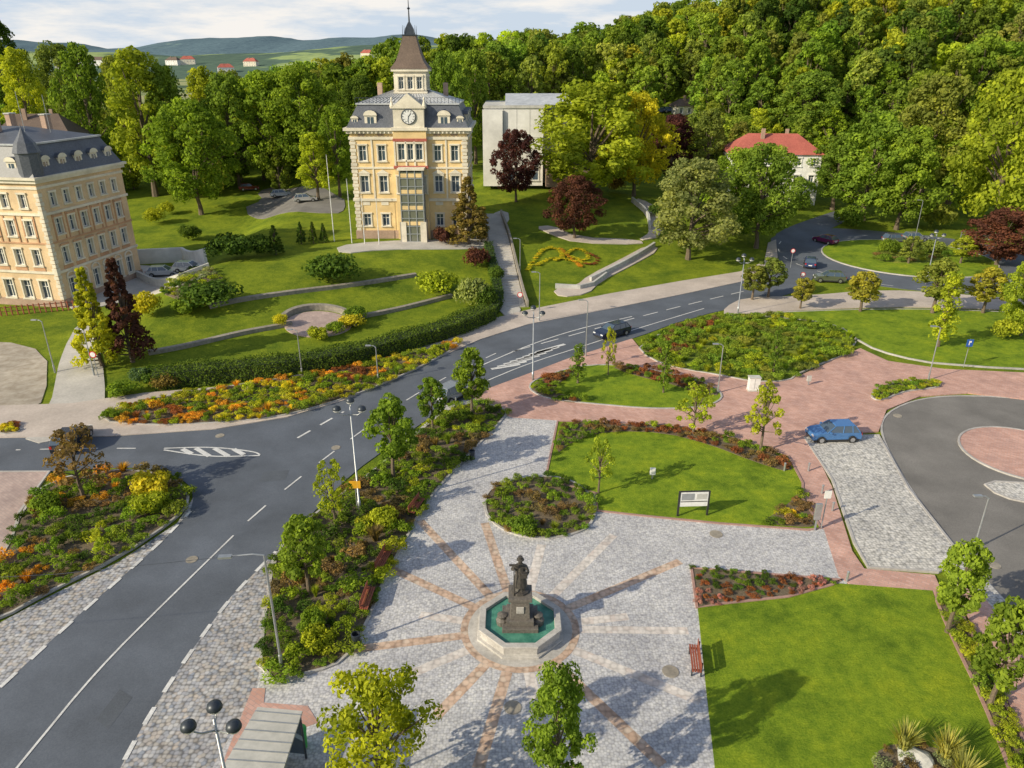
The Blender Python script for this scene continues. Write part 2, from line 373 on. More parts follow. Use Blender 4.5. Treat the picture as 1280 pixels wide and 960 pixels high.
# lawns
patch('lawn',[(872,762),(900,756),(990,748),(1048,731),(1165,740),(1183,790),(1222,870),(1262,970),(1290,1080),(905,1080),(893,960),(882,860)],'lawn',.112,0)
patch('lawn',[(697,528),(760,530),(840,533),(905,545),(985,571),(1003,605),(1003,625),(1026,662),(1010,664),(900,656),(800,646),(747,640),(745,618),(700,606),(683,594)],'lawn',.112,0,kerb='kerbr')
patch('lawn',[(925,394),(1000,390),(1100,387),(1200,388),(1400,398),(1400,468),(1180,457),(1120,446),(1080,432),(1045,405),(990,400)],'lawn',.1,1,kerb='kerb')
patch('lawn',[(655,483),(690,467),(740,456),(800,460),(880,478),(908,496),(885,510),(820,513),(740,506),(680,500)],'lawn',.12,2,kerb='kerb')
# spokes + ring
fc=G(650,787).xy
STR=MB()
ends=[(525,652,1),(606,655,1),(677,682,0),(767,670,0),(850,703,1),(478,707,1),(525,770,0),(436,814,1),(545,897,1),(598,962,1),(690,980,0),(875,878,0),(828,958,1),(470,862,0),(785,772,0),(860,790,0)]
for u,v,k in ends:
    e=G(u,v).xy; d=(e-fc).normalized(); nn=Vector((-d.y,d.x)); w=.28; a=fc+d*3.2
    if (e-fc).length<3.8: continue
    STR.poly([(p.x,p.y,.0845) for p in (a-nn*w,e-nn*w,e+nn*w,a+nn*w)],'strO' if k else 'strW')
def ring(mb,c,r0,r1,z,k,n=64):
    for i in range(n):
        a,b=2*math.pi*i/n,2*math.pi*(i+1)/n
        mb.poly([(c.x+r*math.cos(t),c.y+r*math.sin(t),z) for r,t in ((r0,a),(r1,a),(r1,b),(r0,b))],k)
ring(STR,fc,2.0,2.8,.0885,'granite'); ring(STR,fc,2.8,3.2,.0905,'strO')
STR.obj('plaza_inlay')
# ---------------------------------------------------------------- road markings
MK=MB()
def strip(a,b,w=.13,z=.05):
    d=(b-a).normalized(); nn=Vector((-d.y,d.x))*w/2
    MK.poly([(p.x,p.y,z+h(p.x,p.y)) for p in (a-nn,b-nn,b+nn,a+nn)],'white')
def pathline(px,on=None,off=None,w=.13,z=.05):
    P=chaikin(g2(px),2,False)
    if on is None:
        for a,b in zip(P,P[1:]): strip(a,b,w,z)
        return
    S=[0]
    for a,b in zip(P,P[1:]): S.append(S[-1]+(b-a).length)
    def at(s):
        for i in range(len(S)-1):
            if s<=S[i+1]: return P[i]+(P[i+1]-P[i])*((s-S[i])/max(1e-6,S[i+1]-S[i]))
        return P[-1]
    s=0
    while s<S[-1]:
        strip(at(s),at(min(s+on,S[-1])),w,z); s+=on+off
pathline([(-60,1060),(30,950),(120,840),(200,760),(292,670)],w=.12)
pathline([(310,652),(350,617),(400,578),(440,548),(500,505),(560,470),(620,442)],2.0,2.2)
pathline([(130,1000),(180,905),(235,820),(290,745),(345,690)],1.0,.9,.22,.056)
pathline([(-200,1040),(0,861),(100,768),(200,680),(238,640)],1.0,.9,.22,.056)
pathline([(640,440),(720,418),(800,396),(880,376),(940,362)],2.5,1.5,.16)
pathline([(600,458),(660,432),(720,412),(790,396)],w=.16)
pathline([(605,478),(660,455),(720,436),(800,410),(880,386)],w=.14,z=.054)
pathline([(205,561),(265,559),(318,565),(325,569)],w=.15); pathline([(205,563),(262,572),(325,570)],w=.15,z=.053)
for a,b in (((228,562),(240,568)),((245,561),(262,571)),((268,561),(286,571)),((292,562),(305,569))): strip(G(*a).xy,G(*b).xy,.4,.059)
pathline([(170,561),(100,561),(20,563)],1.5,1.5)
pathline([(372,548),(400,532),(430,515)],1.5,1.2,.2)
for i in range(8):
    u=628+i*8; strip(G(u-14,462-i*3).xy,G(u+22,456-i*3.6).xy,.45,.062)
for i in range(9):
    a=math.radians(150+i*14); strip(c+Vector((math.cos(a),math.sin(a)))*19.2,c+Vector((math.cos(a+.09),math.sin(a+.09)))*19.2,.15,.06)
MK.obj('road_markings')
# manholes
MH=MB()
for u,v in [(838,841),(895,669),(641,886),(700,1000)]:
    p=G(u,v); MH.lathe([(.42,.0),(.42,.105),(.34,.107),(.33,.104),(.02,.106),(0,.106)],(p.x,p.y,0),20,'stone')
for u,v in [(275,545),(1243,707),(1122,520),(240,700),(420,560)]:
    p=G(u,v); MH.lathe([(.36,.0),(.36,.05),(.3,.052),(.28,.049),(0,.049)],(p.x,p.y,0),20,'stone')
MH.obj('manhole_cover')
# ---------------------------------------------------------------- foliage meshes
def build_leaf_mesh(name,pos,nrm,size,tint,trunk=None):
    n=len(pos); rng=np.random.default_rng(len(pos))
    a=rng.normal(size=(n,3)); t=np.cross(nrm,a); t/=np.linalg.norm(t,axis=1)[:,None]+1e-9; b=np.cross(nrm,t)
    s=(size*rng.uniform(.6,1.25,n))[:,None]
    V=np.stack([pos+t*s*.62,pos+b*s*.42,pos-t*s*.62,pos-b*s*.42],1).reshape(-1,3)
    verts=V.tolist(); Fq=np.arange(4*n).reshape(-1,4).tolist()
    nl=len(Fq); mi=[0]*nl
    if trunk:
        o=len(verts); verts+=[list(v) for v in trunk.v]; Fq+=[[o+i for i in f] for f in trunk.f]; mi+=[1]*len(trunk.f)
    me=bpy.data.meshes.new(name); me.from_pydata(verts,[],Fq); me.materials.append(M['leaf']); me.materials.append(M['bark'])
    me.polygons.foreach_set('material_index',mi)
    at=me.attributes.new('tint','FLOAT','FACE'); at.data.foreach_set('value',list(tint)+[.5]*(len(Fq)-nl)); me.update(); return me
def clumps(rng,C,R,per,up=.25,flatz=.8,outw=1.0):
    P=[];Nn=[];T=[]
    for c,r in zip(C,R):
        d=rng.normal(size=(per,3)); d[:,2]+=up; d/=np.linalg.norm(d,axis=1)[:,None]
        rr=r*(.55+.5*rng.random(per)**.6)
        P.append(np.array(c)+d*rr[:,None]*np.array([1,1,flatz])); q=d*outw+rng.normal(size=(per,3))*.45
        Nn.append(q/np.linalg.norm(q,axis=1)[:,None]); t0=rng.uniform(.2,.8); T.append(np.clip(t0+rng.normal(size=per)*.14,0,1))
    return np.vstack(P),np.vstack(Nn),np.hstack(T)
def tree_mesh(name,seed,H,R,base,shape,K,per,leaf,cr=.27,lobes=.25):
    rng=np.random.default_rng(seed); C=[];Rr=[]; ph=rng.uniform(0,6.28,4)
    for i in range(K):
        f=(i+rng.random())/K; f=.03+.93*f
        if shape=='broad': pr=math.sin(math.pi*min(.999,f**.75))**.55
        elif shape=='tall': pr=math.sin(math.pi*min(.999,f**.65))**.6
        elif shape=='cone': pr=(1-f)**.85+.03
        elif shape=='col': pr=math.sin(math.pi*min(.999,f**.7))**.5
        th=i*2.399+rng.normal()*.4; q=math.sqrt(rng.uniform(.3,1))
        lo=1+lobes*math.sin(2*th+ph[0]+f*4)+lobes*.6*math.sin(3*th+ph[1]-f*6)
        r=R*pr*q*lo*.85
        C.append((r*math.cos(th),r*math.sin(th),base+(H-base)*f)); Rr.append(cr*R*rng.uniform(.6,1.25)*(1 if shape!='cone' else max(.35,1.2-f)))
    P,Nn,T=clumps(rng,C,Rr,per)
    tb=MB(); r0=H*.018+.02
    tb.tube([(0,0,-.3),(0,0,base*.5),(R*.03,0,base),(0,R*.03,base+(H-base)*.75)],[r0*1.4,r0,r0*.85,r0*.2],7,'bark')
    for i in range(0,K,max(1,K//14)):
        c=C[i]; z0=base+(c[2]-base)*.45; tb.tube([(0,0,z0),(c[0]*.5,c[1]*.5,(z0+c[2])*.5),c],[r0*.5,r0*.3,r0*.1],5,'bark',False)
    return build_leaf_mesh(name,P,Nn,leaf,T,tb),H,R
T={}
for i in range(4): T['big%d'%i]=tree_mesh('broad_tree',10+i,16,6.2,2.4,'broad',115,120,.38,.19,.24)
for i in range(3): T['tall%d'%i]=tree_mesh('tall_tree',30+i,18,4.6,3,'tall',88,100,.38,.23,.3)
for i in range(4): T['far%d'%i]=tree_mesh('forest_tree',50+i,16,5,1.5,'broad' if i%2 else 'tall',54,70,.6,.24,.25)
for i in range(3): T['young%d'%i]=tree_mesh('young_tree',70+i,5,1.45,1.5,'broad',46,95,.17,.25,.18)
T['sparse0']=tree_mesh('sparse_tree',80,5,1.6,1.4,'broad',30,50,.18,.24,.3)
T['sparse1']=tree_mesh('sparse_tree',81,5,1.6,1.2,'tall',30,50,.18,.24,.3)
T['near0']=tree_mesh('near_tree',85,5,1.5,1.5,'broad',66,130,.115,.23,.22)
T['near1']=tree_mesh('near_tree',86,5,1.7,1.3,'broad',54,95,.13,.21,.35)
T['cone0']=tree_mesh('spruce',90,12,3,.6,'cone',120,70,.3,.2,.18)
T['col0']=tree_mesh('columnar_tree',91,5,.7,.5,'col',30,60,.16,.5,.1)
def bush_mesh(seed,K,per,leaf,flatz=.8):
    rng=np.random.default_rng(seed); C=[];R=[]
    for i in range(K):
        th=rng.uniform(0,6.28); r=.62*math.sqrt(rng.random()); z=.35+.4*rng.random()*(1-r*.7)
        C.append((r*math.cos(th),r*math.sin(th),z)); R.append(rng.uniform(.22,.38))
    P,Nn,Tt=clumps(rng,C,R,per); P[:,2]=np.maximum(P[:,2],.02)
    return build_leaf_mesh('shrub',P,Nn,leaf,Tt)
B=[bush_mesh(i,11,56,.125) for i in range(5)]
BB=[bush_mesh(20+i,22,95,.1) for i in range(3)]
def grass_mesh(seed):
    rng=np.random.default_rng(seed); n=220
    me=bpy.data.meshes.new('ornamental_grass'); V=[];Fc=[];tt=[]
    for i in range(n):
        th=rng.uniform(0,6.28); l=rng.uniform(.6,1.1); sp=rng.uniform(.1,.6); w=.016; d=np.array([math.cos(th),math.sin(th),0]); q=np.array([-d[1],d[0],0])
        b0=d*.14*rng.random(); m1=b0+d*sp*.4+np.array([0,0,l*.65]); e=b0+d*sp+np.array([0,0,l])
        o=len(V); V+=[tuple(b0-q*w),tuple(b0+q*w),tuple(m1+q*w*1.4),tuple(m1-q*w*1.4),tuple(e)]; Fc+=[(o,o+1,o+2,o+3),(o+3,o+2,o+4)]; t0=rng.random(); tt+=[t0,t0]
    me.from_pydata(V,[],Fc); me.materials.append(M['leaf']); a=me.attributes.new('tint','FLOAT','FACE'); a.data.foreach_set('value',tt); return me
GR=[grass_mesh(1),grass_mesh(2)]
C_={'g':(.185,.27,.038),'dg':(.095,.155,.032),'yg':(.35,.4,.04),'y':(.56,.5,.045),'o':(.62,.33,.05),'r':(.3,.12,.06),'br':(.26,.18,.085),'s':(.3,.34,.18),'p':(.48,.24,.24),'pu':(.085,.036,.042),'ol':(.23,.27,.06),'bl':(.12,.19,.1),
'y2':(.54,.48,.035),'r2':(.14,.06,.048),'s2':(.27,.31,.11),'pu2':(.13,.058,.05),'br2':(.23,.18,.06),'y3':(.44,.45,.04),'y4':(.36,.34,.06),'gf':(.225,.31,.045)}
def jit(c,a=.18):
    k=random.uniform(1-a,1+a); return tuple(max(.005,x*k*random.uniform(1-a*.4,1+a*.4)) for x in c)
def tree(kind,name,u,vb,vt,wpx,col,parent=None):
    me,H,R=T[kind]; P=G(u,vb); z,t=zat(P,vt); hh=max(1.5,z-P.z); w=wpx/F*t
    return link(me,name,P,random.uniform(0,6.28),(w/2/R,w/2/R,hh/H),jit(C_[col],.08),parent)
def inpoly(p,P):
    c=False; n=len(P)
    for i in range(n):
        a,b=P[i],P[i-1]
        if (a.y>p.y)!=(b.y>p.y) and p.x<(b.x-a.x)*(p.y-a.y)/(b.y-a.y)+a.x: c=not c
    return c
def scatter(parent,P,spacing,pal,smin,smax,z,grassf=0,hf=.85):
    xs=[p.x for p in P]; ys=[p.y for p in P]; cells={}; pts=[]
    A=(max(xs)-min(xs))*(max(ys)-min(ys)); n=int(min(16000,A/(spacing*spacing)*30))
    for _ in range(n):
        p=Vector((random.uniform(min(xs),max(xs)),random.uniform(min(ys),max(ys))))
        if not inpoly(p,P): continue
        s=random.uniform(smin,smax); ci,cj=int(p.x//1.5),int(p.y//1.5); ok=True
        for a in (-1,0,1):
            for b_ in (-1,0,1):
                for q,r in cells.get((ci+a,cj+b_),()):
                    if (p-q).length<(s+r)*.53*spacing: ok=False; break
                if not ok: break
            if not ok: break
        if not ok: continue
        cells.setdefault((ci,cj),[]).append((p,s)); pts.append((p,s))
    ph=random.uniform(0,9)
    for p,s in pts:
        k=int((math.sin(p.x*.45+ph)+math.sin(p.y*.6+ph*2)+2)/4*len(pal)*.999+random.uniform(-.8,.8))%len(pal)
        me=random.choice(GR) if random.random()<grassf else random.choice(B)
        link(me,'shrub_part',(p.x,p.y,h(p.x,p.y)+z),random.uniform(0,6.28),(s,s*random.uniform(.8,1.15),s*hf*random.uniform(.55,1.3)),jit(C_[pal[k]]),parent)
def bed(px,pal,spacing=1.0,smin=.4,smax=.8,z=.13,ch=1,kerb='kerb',grassf=0,name='flower_bed',mk='mulch'):
    o,P=patch(name,px,mk,z,ch,kerb)
    scatter(o,P,spacing,pal,smin,smax,z,grassf); return o
bed([(325,855),(330,780),(342,705),(362,668),(400,640),(470,588),(520,545),(560,512),(600,504),(637,514),(620,535),(575,580),(530,632),(505,680),(478,730),(455,790),(430,828),(395,842)],['g','yg','g','dg','gf','br','g','yg','dg','g'],1.0,.4,1.15,grassf=.05)
bed([(-60,790),(-20,720),(10,690),(28,640),(62,602),(140,588),(195,592),(228,606),(238,628),(220,650),(150,698),(60,742),(0,776)],['g','gf','yg','dg','g','br','g','o','g'],1.05,.45,1.2,grassf=.04)
bed([(125,527),(145,512),(200,497),(300,483),(400,466),(480,450),(560,433),(578,431),(535,455),(475,483),(405,508),(340,524),(260,531),(180,533)],['yg','g','y','o','yg','y','g','gf','o','r'],.95,.45,.95,grassf=.08)
bed([(605,630),(612,612),(645,600),(690,596),(722,605),(745,628),(742,655),(720,670),(675,676),(635,668),(610,650)],['g','br','gf','g','dg','s'],1.15,.35,.8,ch=2,grassf=.1)
bed([(701,530),(770,531),(830,534),(905,547),(983,573),(992,594),(940,578),(890,558),(830,542),(760,540),(718,552),(692,572)],['g','br','r','yg','g'],1.05,.35,.75,z=.14,kerb=None)
bed([(950,655),(975,640),(992,625),(1000,612),(1008,628),(1020,658),(1010,661),(980,659)],['y','g','br','g'],1.0,.4,.8,z=.14,kerb=None)
bed([(864,712),(1052,727),(1040,733),(985,748),(900,757),(871,762)],['g','p','r','dg','g'],1.15,.22,.46,z=.13,ch=0,kerb='kerbr')
bed([(1166,742),(1185,790),(1225,872),(1262,965),(1285,1040),(1320,1040),(1285,940),(1240,850),(1205,775),(1185,742)],['yg','g','yg','gf'],.95,.35,.7,z=.13,kerb='kerbr')
bed([(1090,945),(1120,930),(1165,935),(1200,950),(1230,1000),(1210,1060),(1120,1060),(1095,990)],['br','s','g'],1.2,.3,.6,z=.13,kerb=None)
bed([(660,485),(690,470),(735,460),(700,478),(690,492),(730,500),(720,506),(680,498)],['br','r','g','yg'],1.0,.4,.8,z=.15,kerb=None)
bed([(760,458),(810,462),(880,478),(905,496),(870,494),(850,484),(790,470)],['r','g','br','g'],1.0,.4,.75,z=.15,kerb=None)
bed([(795,432),(860,404),(930,393),(1000,400),(1045,408),(1078,436),(1000,466),(985,478),(940,478),(900,470),(850,462),(812,450)],['gf','ol','gf','yg','gf','gf'],1.0,.6,1.2,z=.13,mk='rough',grassf=.2)
bed([(800,436),(850,408),(900,398),(880,420),(858,445),(820,448)],['r','br','g','br','dg'],1.0,.45,.85,z=.15,kerb=None)
bed([(1087,498),(1095,487),(1130,477),(1172,478),(1176,486),(1130,490),(1100,503)],['yg','g'],.95,.4,.55,z=.15,ch=2)
bed([(0,535),(20,530),(30,540),(0,545)],['yg','r','y'],.9,.4,.6,z=.1)
bed([(1085,320),(1110,311),(1170,312),(1195,322),(1165,330),(1105,330)],['g','yg','ol','br','g'],1.5,.7,1.4,z=.15,kerb=None,mk='rough')
bed([(225,345),(262,338),(285,352),(262,372),(225,378),(200,368)],['g','dg','yg','s'],1.2,.7,1.3,z=.05,kerb=None)
KERB.obj('kerb_stones'); KERBR.obj('brick_edging')
# hedge
def hedge(name,px,w,ht,col,dens=70,leaf=.17):
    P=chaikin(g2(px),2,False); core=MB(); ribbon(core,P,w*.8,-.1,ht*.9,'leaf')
    rng=np.random.default_rng(3); A=[];Nn=[]
    for a,b in zip(P,P[1:]):
        d=b-a; L=d.length; d.normalize(); nn=Vector((-d.y,d.x)); n=int(L*(w+2*ht)*dens)
        for _ in range(n):
            s=rng.random()*L; q=rng.random()*(w+2*ht)
            if q<ht: off=-w/2; z=q; no=(-nn.x,-nn.y,.3)
            elif q<ht+w: off=q-ht-w/2; z=ht; no=(0,0,1)
            else: off=w/2; z=q-ht-w; no=(nn.x,nn.y,.3)
            off*=.95+.1*math.sin(s*1.3+a.x); z+=.1*math.sin(a.x+s*1.1)*(z/ht)
            p=a+d*s+nn*off; jj=rng.normal(size=3)*.09
            A.append((p.x+jj[0],p.y+jj[1],h(p.x,p.y)+z+jj[2])); q2=np.array(no)+rng.normal(size=3)*.5; Nn.append(q2/np.linalg.norm(q2))
    A=np.array(A); Nn=np.array(Nn); tt=np.clip(.45+.2*np.sin(A[:,0]*1.7)*np.sin(A[:,1]*1.3)+rng.normal(size=len(A))*.15,0,1)
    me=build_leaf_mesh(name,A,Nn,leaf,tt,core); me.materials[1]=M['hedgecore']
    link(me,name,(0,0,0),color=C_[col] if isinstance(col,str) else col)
hedge('hedge',[(195,483),(260,476),(350,468),(430,456),(500,437),(560,420),(612,398)],2.6,1.7,(.12,.18,.035))
hedge('hedge',[(612,398),(625,380),(618,345),(610,310)],1.2,1.0,'dg')
# ---------------------------------------------------------------- garden terraces, walls, paths
W=MB()
for px in ([(186,443),(235,434),(300,418),(345,410),(365,406)],[(430,401),(490,390),(530,380),(565,371)],[(262,385),(300,376),(370,366),(440,358),(520,345)]):
    ribbon(W,chaikin(g2(px),2,False),.45,-.3,.4,'stone')
W.obj('garden_terrace_wall')
patch('garden_seating_circle',None,'redgrey',.08,0,pts=circ(G(398,406).xy,3.8,30,.9))
W=MB(); ribbon(W,[p for p in circ(G(398,405).xy,4.1,40,.95)][0:21],.5,-.2,.65,'stone'); W.obj('garden_curved_wall')
patch('garden_path',[(420,308),(470,302),(560,300),(600,298),(606,280),(622,262),(640,268),(625,292),(618,310),(560,312),(480,312),(425,318)],'pave',.06,1)
patch('garden_path',[(606,312),(618,312),(640,372),(655,392),(625,398),(618,350)],'pave',.064,1)
patch('park_path',[(668,284),(690,282),(720,297),(800,300),(805,306),(720,304),(690,294)],'pink',.07,1)
patch('park_path',[(735,345),(775,325),(810,306),(826,312),(790,332),(750,352),(735,368),(700,372),(690,362),(720,358)],'pink',.074,1)
patch('park_path',[(795,302),(830,296),(826,262),(800,248),(790,252),(812,268),(814,290)],'pink',.066,1)
patch('drive',[(300,262),(340,272),(420,268),(432,262),(430,246),(350,232),(320,240),(330,250)],'asphalt2',.05,1)
W=MB(); ribbon(W,chaikin(g2([(738,352),(790,326),(818,308)]),2,False),.35,-.2,.7,'conc'); ribbon(W,chaikin(g2([(694,360),(735,362),(758,345)]),1,False),.3,-.2,.6,'conc'); ribbon(W,chaikin(g2([(790,252),(810,270),(812,288)]),1,False),.35,-.2,.9,'conc'); W.obj('park_retaining_wall')
W=MB(); ribbon(W,g2([(168,330),(230,327),(258,330)]),.4,-.3,2.2,'whitew'); ribbon(W,g2([(168,345),(225,352),(262,338)]),.4,-.3,1.0,'conc'); W.obj('white_retaining_wall')
ST=MB(); a=G(642,384).xy; b=G(614,268).xy; n=46
for i in range(n):
    p=a+(b-a)*i/n; q=a+(b-a)*(i+1)/n; z=h(q.x,q.y)+.14; d=(b-a).normalized(); nn=Vector((-d.y,d.x))
    c_=(p+q)/2; ST.ob((c_.x,c_.y,z-.3),(d.x*(q-p).length/2,d.y*(q-p).length/2,0),(nn.x*1.5,nn.y*1.5,0),(0,0,.3-i%2*.004),'pave')
for s in (-1.75,1.75):
    ribbon(ST,[a+nn*s,b+nn*s],.3,-.2,.8,'stone')
ST.obj('garden_stairs')
# emblem bed
EM=empty('flower_emblem')
def emb(px,col,s=.55):
    P=chaikin(g2(px),3,False); L=sum((b-a).length for a,b in zip(P,P[1:])); k=int(L/.5)
    for i in range(k):
        f=i/max(1,k-1)*(len(P)-1); j=min(int(f),len(P)-2); p=P[j].lerp(P[j+1],f-j)
        link(random.choice(B),'emblem_flowers',(p.x,p.y,h(p.x,p.y)),random.uniform(0,6),(s,s,s*.6),jit(C_[col]),EM)
emb([(660,338),(670,322),(682,310),(700,312),(704,322),(694,326)],'y'); emb([(672,332),(690,322),(712,326),(735,330)],'y'); emb([(700,312),(712,322),(726,334)],'o'); emb([(708,318),(720,310),(738,318),(732,328),(715,322)],'y'); emb([(735,318),(748,322),(745,332),(732,330)],'r'); emb([(675,314),(688,310)],'y')
# ---------------------------------------------------------------- individual trees
TR=[
('big0','deciduous_tree',252,268,125,112,'g'),('tall0','birch_tree',195,245,58,95,'yg'),('tall1','birch_tree',130,235,52,70,'g'),('big1','deciduous_tree',95,190,55,90,'ol'),
('tall2','birch_tree',48,200,58,62,'yg'),('big2','deciduous_tree',15,150,18,70,'dg'),('big3','deciduous_tree',300,235,92,90,'gf'),('tall0','deciduous_tree',345,235,88,80,'g'),('big1','deciduous_tree',385,225,82,110,'g'),
('big2','deciduous_tree',330,225,110,75,'yg'),('tall1','deciduous_tree',398,250,165,55,'yg'),('big0','deciduous_tree',455,190,95,60,'dg'),('big3','deciduous_tree',300,205,88,70,'ol'),('tall2','deciduous_tree',165,215,68,60,'ol'),
('tall2','birch_tree',225,240,78,70,'gf'),('tall1','birch_tree',270,215,82,60,'yg'),('tall0','deciduous_tree',425,245,130,50,'g'),
('big0','deciduous_tree',560,215,66,70,'g'),('tall1','deciduous_tree',595,205,60,55,'gf'),
('big1','deciduous_tree',738,250,103,170,'yg'),('big3','deciduous_tree',792,245,115,95,'y2'),('big2','copper_beech',645,252,162,62,'pu'),('big0','copper_beech',718,298,220,72,'r2'),('tall0','copper_beech',838,235,142,70,'pu'),
('big3','willow_tree',860,324,198,125,'s2'),('big2','deciduous_tree',945,310,180,110,'gf'),('big0','deciduous_tree',915,292,186,90,'g'),('tall1','deciduous_tree',880,240,135,60,'ol'),('big1','deciduous_tree',905,215,145,100,'gf'),
('big2','deciduous_tree',1078,275,140,120,'gf'),('big0','deciduous_tree',1120,287,160,105,'g'),('big3','deciduous_tree',1235,297,82,140,'yg'),('tall2','deciduous_tree',1185,255,115,90,'gf'),('big1','deciduous_tree',1150,250,95,120,'ol'),
('big1','copper_beech',1245,332,262,95,'pu2'),('big2','deciduous_tree',1275,420,328,76,'yg'),('big0','deciduous_tree',1275,275,150,90,'yg'),('tall1','deciduous_tree',1040,262,165,66,'g'),('big3','deciduous_tree',1005,180,90,100,'gf'),('tall0','deciduous_tree',968,262,196,40,'g'),
('cone0','spruce_tree',586,305,218,64,'br2'),('cone0','spruce_tree',128,458,330,68,'y3'),('cone0','purple_conifer',166,452,318,68,'pu2'),('cone0','spruce_tree',345,318,280,26,'dg'),('cone0','thuja_tree',377,305,276,15,'dg'),('cone0','thuja_tree',392,304,276,15,'dg'),('cone0','thuja_tree',405,303,278,14,'dg'),
('young0','plaza_tree',492,600,497,66,'g'),('young1','plaza_tree',541,540,472,40,'g'),('young2','plaza_tree',590,521,436,48,'g'),('young1','plaza_tree',387,745,648,64,'gf'),('sparse0','plaza_tree',420,660,574,46,'yg'),
('sparse0','plaza_tree',748,618,548,38,'yg'),('sparse1','plaza_tree',866,545,480,50,'yg'),('sparse0','plaza_tree',950,566,478,52,'yg'),('young0','plaza_tree',1183,792,678,70,'gf'),('young2','plaza_tree',1236,885,755,84,'gf'),
('near1','yellow_tree',478,1010,842,155,'y3'),('near0','plaza_tree',694,1010,835,98,'gf'),
('col0','columnar_tree',722,480,430,18,'g'),('col0','columnar_tree',829,492,425,16,'g'),('col0','columnar_tree',966,468,412,14,'g'),('col0','columnar_tree',1172,434,340,28,'yg'),('sparse1','plaza_tree',760,470,408,20,'yg'),
('young1','small_tree',960,372,322,40,'ol'),('young0','small_tree',1000,386,348,32,'y4'),('young2','small_tree',940,375,332,38,'ol'),('young1','small_tree',1075,390,340,48,'y4'),('young0','small_tree',1165,392,325,58,'ol'),('young2','small_tree',1228,392,335,50,'y4'),
('sparse1','bare_shrub_tree',105,625,535,76,'br'),('young2','small_tree',655,165,140,20,'g'),('young1','small_tree',1135,330,295,30,'ol'),('young0','small_tree',1200,330,296,34,'yg'),
]
for t in TR: tree(*t)
# trees standing behind the viewpoint, their shadows reach the lawn and the plaza
for x,y,k in ((-13,6.2,0),(-8,6.0,1),(-2.5,6.3,2),(-27,6,0)):
    link(T['young%d'%k][0],'plaza_tree',(x,y,0),x,(2.4,2.4,3.0),C_['g'])
SH=[(418,352,76,.55,'dg'),(545,368,62,.6,'yg'),(590,382,55,.8,'s2'),(606,385,40,.9,'dg'),(290,325,66,.6,'dg'),(325,320,40,.8,'dg'),(262,382,90,.4,'dg'),(235,392,50,.5,'g'),(400,425,38,.6,'yg'),(440,408,40,.45,'y'),(352,408,22,.9,'y'),(420,416,30,.6,'g'),
(183,395,46,.8,'y'),(190,480,55,.5,'dg'),(155,495,50,.45,'g'),(210,485,42,.6,'br2'),(180,478,40,.7,'bl'),(445,400,36,.6,'g'),(596,335,40,.8,'pu2'),(555,305,34,.8,'r2'),(620,352,24,1,'dg'),(545,290,30,1.2,'yg'),(195,280,30,.8,'yg'),(210,268,24,.8,'yg'),
(1088,372,26,.6,'ol'),(1255,425,40,.8,'yg'),(1110,318,30,.8,'g'),(1165,318,36,.6,'ol'),(655,665,48,.5,'g'),(480,660,50,.7,'yg'),(455,668,34,.7,'g'),(400,810,60,.6,'yg'),(390,790,50,.8,'g'),(60,640,50,.6,'g'),(190,640,60,.6,'yg'),(195,620,70,.6,'y'),
(1000,262,30,.7,'g'),(820,270,26,.7,'dg'),(770,240,26,.9,'br2'),(600,300,26,1,'dg'),(150,240,40,.7,'g'),(240,300,36,.7,'dg'),(1210,270,60,.8,'g'),(1060,285,50,.7,'g'),(1170,285,60,.7,'ol'),(1128,940,50,1.0,'gr'),(1180,950,55,1.1,'gr'),(1200,980,40,1,'gr')]
for u,v,w,r,c0 in SH:
    P=G(u,v); t=zat(P,v)[1]; s=w/F*t/1.9
    if c0=='gr': link(random.choice(GR),'ornamental_grass',P,0,(1.3,1.3,1.5),(.4,.4,.14)); continue
    link(random.choice(BB),'shrub',P,random.uniform(0,6),(s,s,s*2*r*.85),jit(C_[c0],.08))
bm=bmesh.new(); bmesh.ops.create_icosphere(bm,subdivisions=3,radius=.8)
for v in bm.verts: v.co*=1+.18*math.sin(v.co.x*5)*math.cos(v.co.y*4+1)+random.uniform(-.02,.02); v.co.z*=.6
me=bpy.data.meshes.new('boulder'); bm.to_mesh(me); bm.free(); me.materials.append(M['conc']); link(me,'boulder',G(1145,952))
# forests
def forest(name,x0,x1,y0,y1,sp,cols,hs,cond=lambda x,y:True):
    e=empty(name); y=y0
    while y<y1:
        x=x0
        while x<x1:
            X=x+random.uniform(-.45,.45)*sp; Y=y+random.uniform(-.45,.45)*sp; x+=sp
            if abs(X)>.74*Y+14 or not cond(X,Y): continue
            me,H,R=T['far%d'%random.randrange(4)]; s=random.uniform(*hs); w=s*random.uniform(.85,1.2)
            link(me,'forest_tree_part',(X,Y,h(X,Y)-.4),random.uniform(0,6.28),(w,w,s),jit(C_[random.choice(cols)],.22),e)
        y+=sp*.95
HS=[G(846,146)]
def clear(x,y,r=8):
    return all(not(abs(x-q.x)<r and q.y-14<y<q.y+9) for q in HS)
forest('forest',-75,330,215,430,8.4,['g','dg','gf','g','gf','gf','ol','yg'],(.75,1.35),lambda x,y: y>222+(12*math.sin(x*.05)) and clear(x,y) and not(x<-25 and y>300))
forest('woodland',-270,-20,160,330,9.5,['g','ol','gf','yg','g'],(.45,.8),lambda x,y: not(-40<x<20 and y<170) and not(y>230 and x>-120 and random.random()<.35))
forest('woodland',60,220,165,218,11,['gf','g','g','yg','g'],(.4,.8),lambda x,y: random.random()<.8 and not(44<x<84 and y<185) and clear(x,y))
forest('woodland',-20,60,178,218,11,['g','gf','ol'],(.5,.85),lambda x,y: (x<28 or random.random()<.7) and clear(x,y))
forest('distant_woods',-420,-60,420,760,26,['g','dg','g'],(.6,1.0),lambda x,y: random.random()<.5)
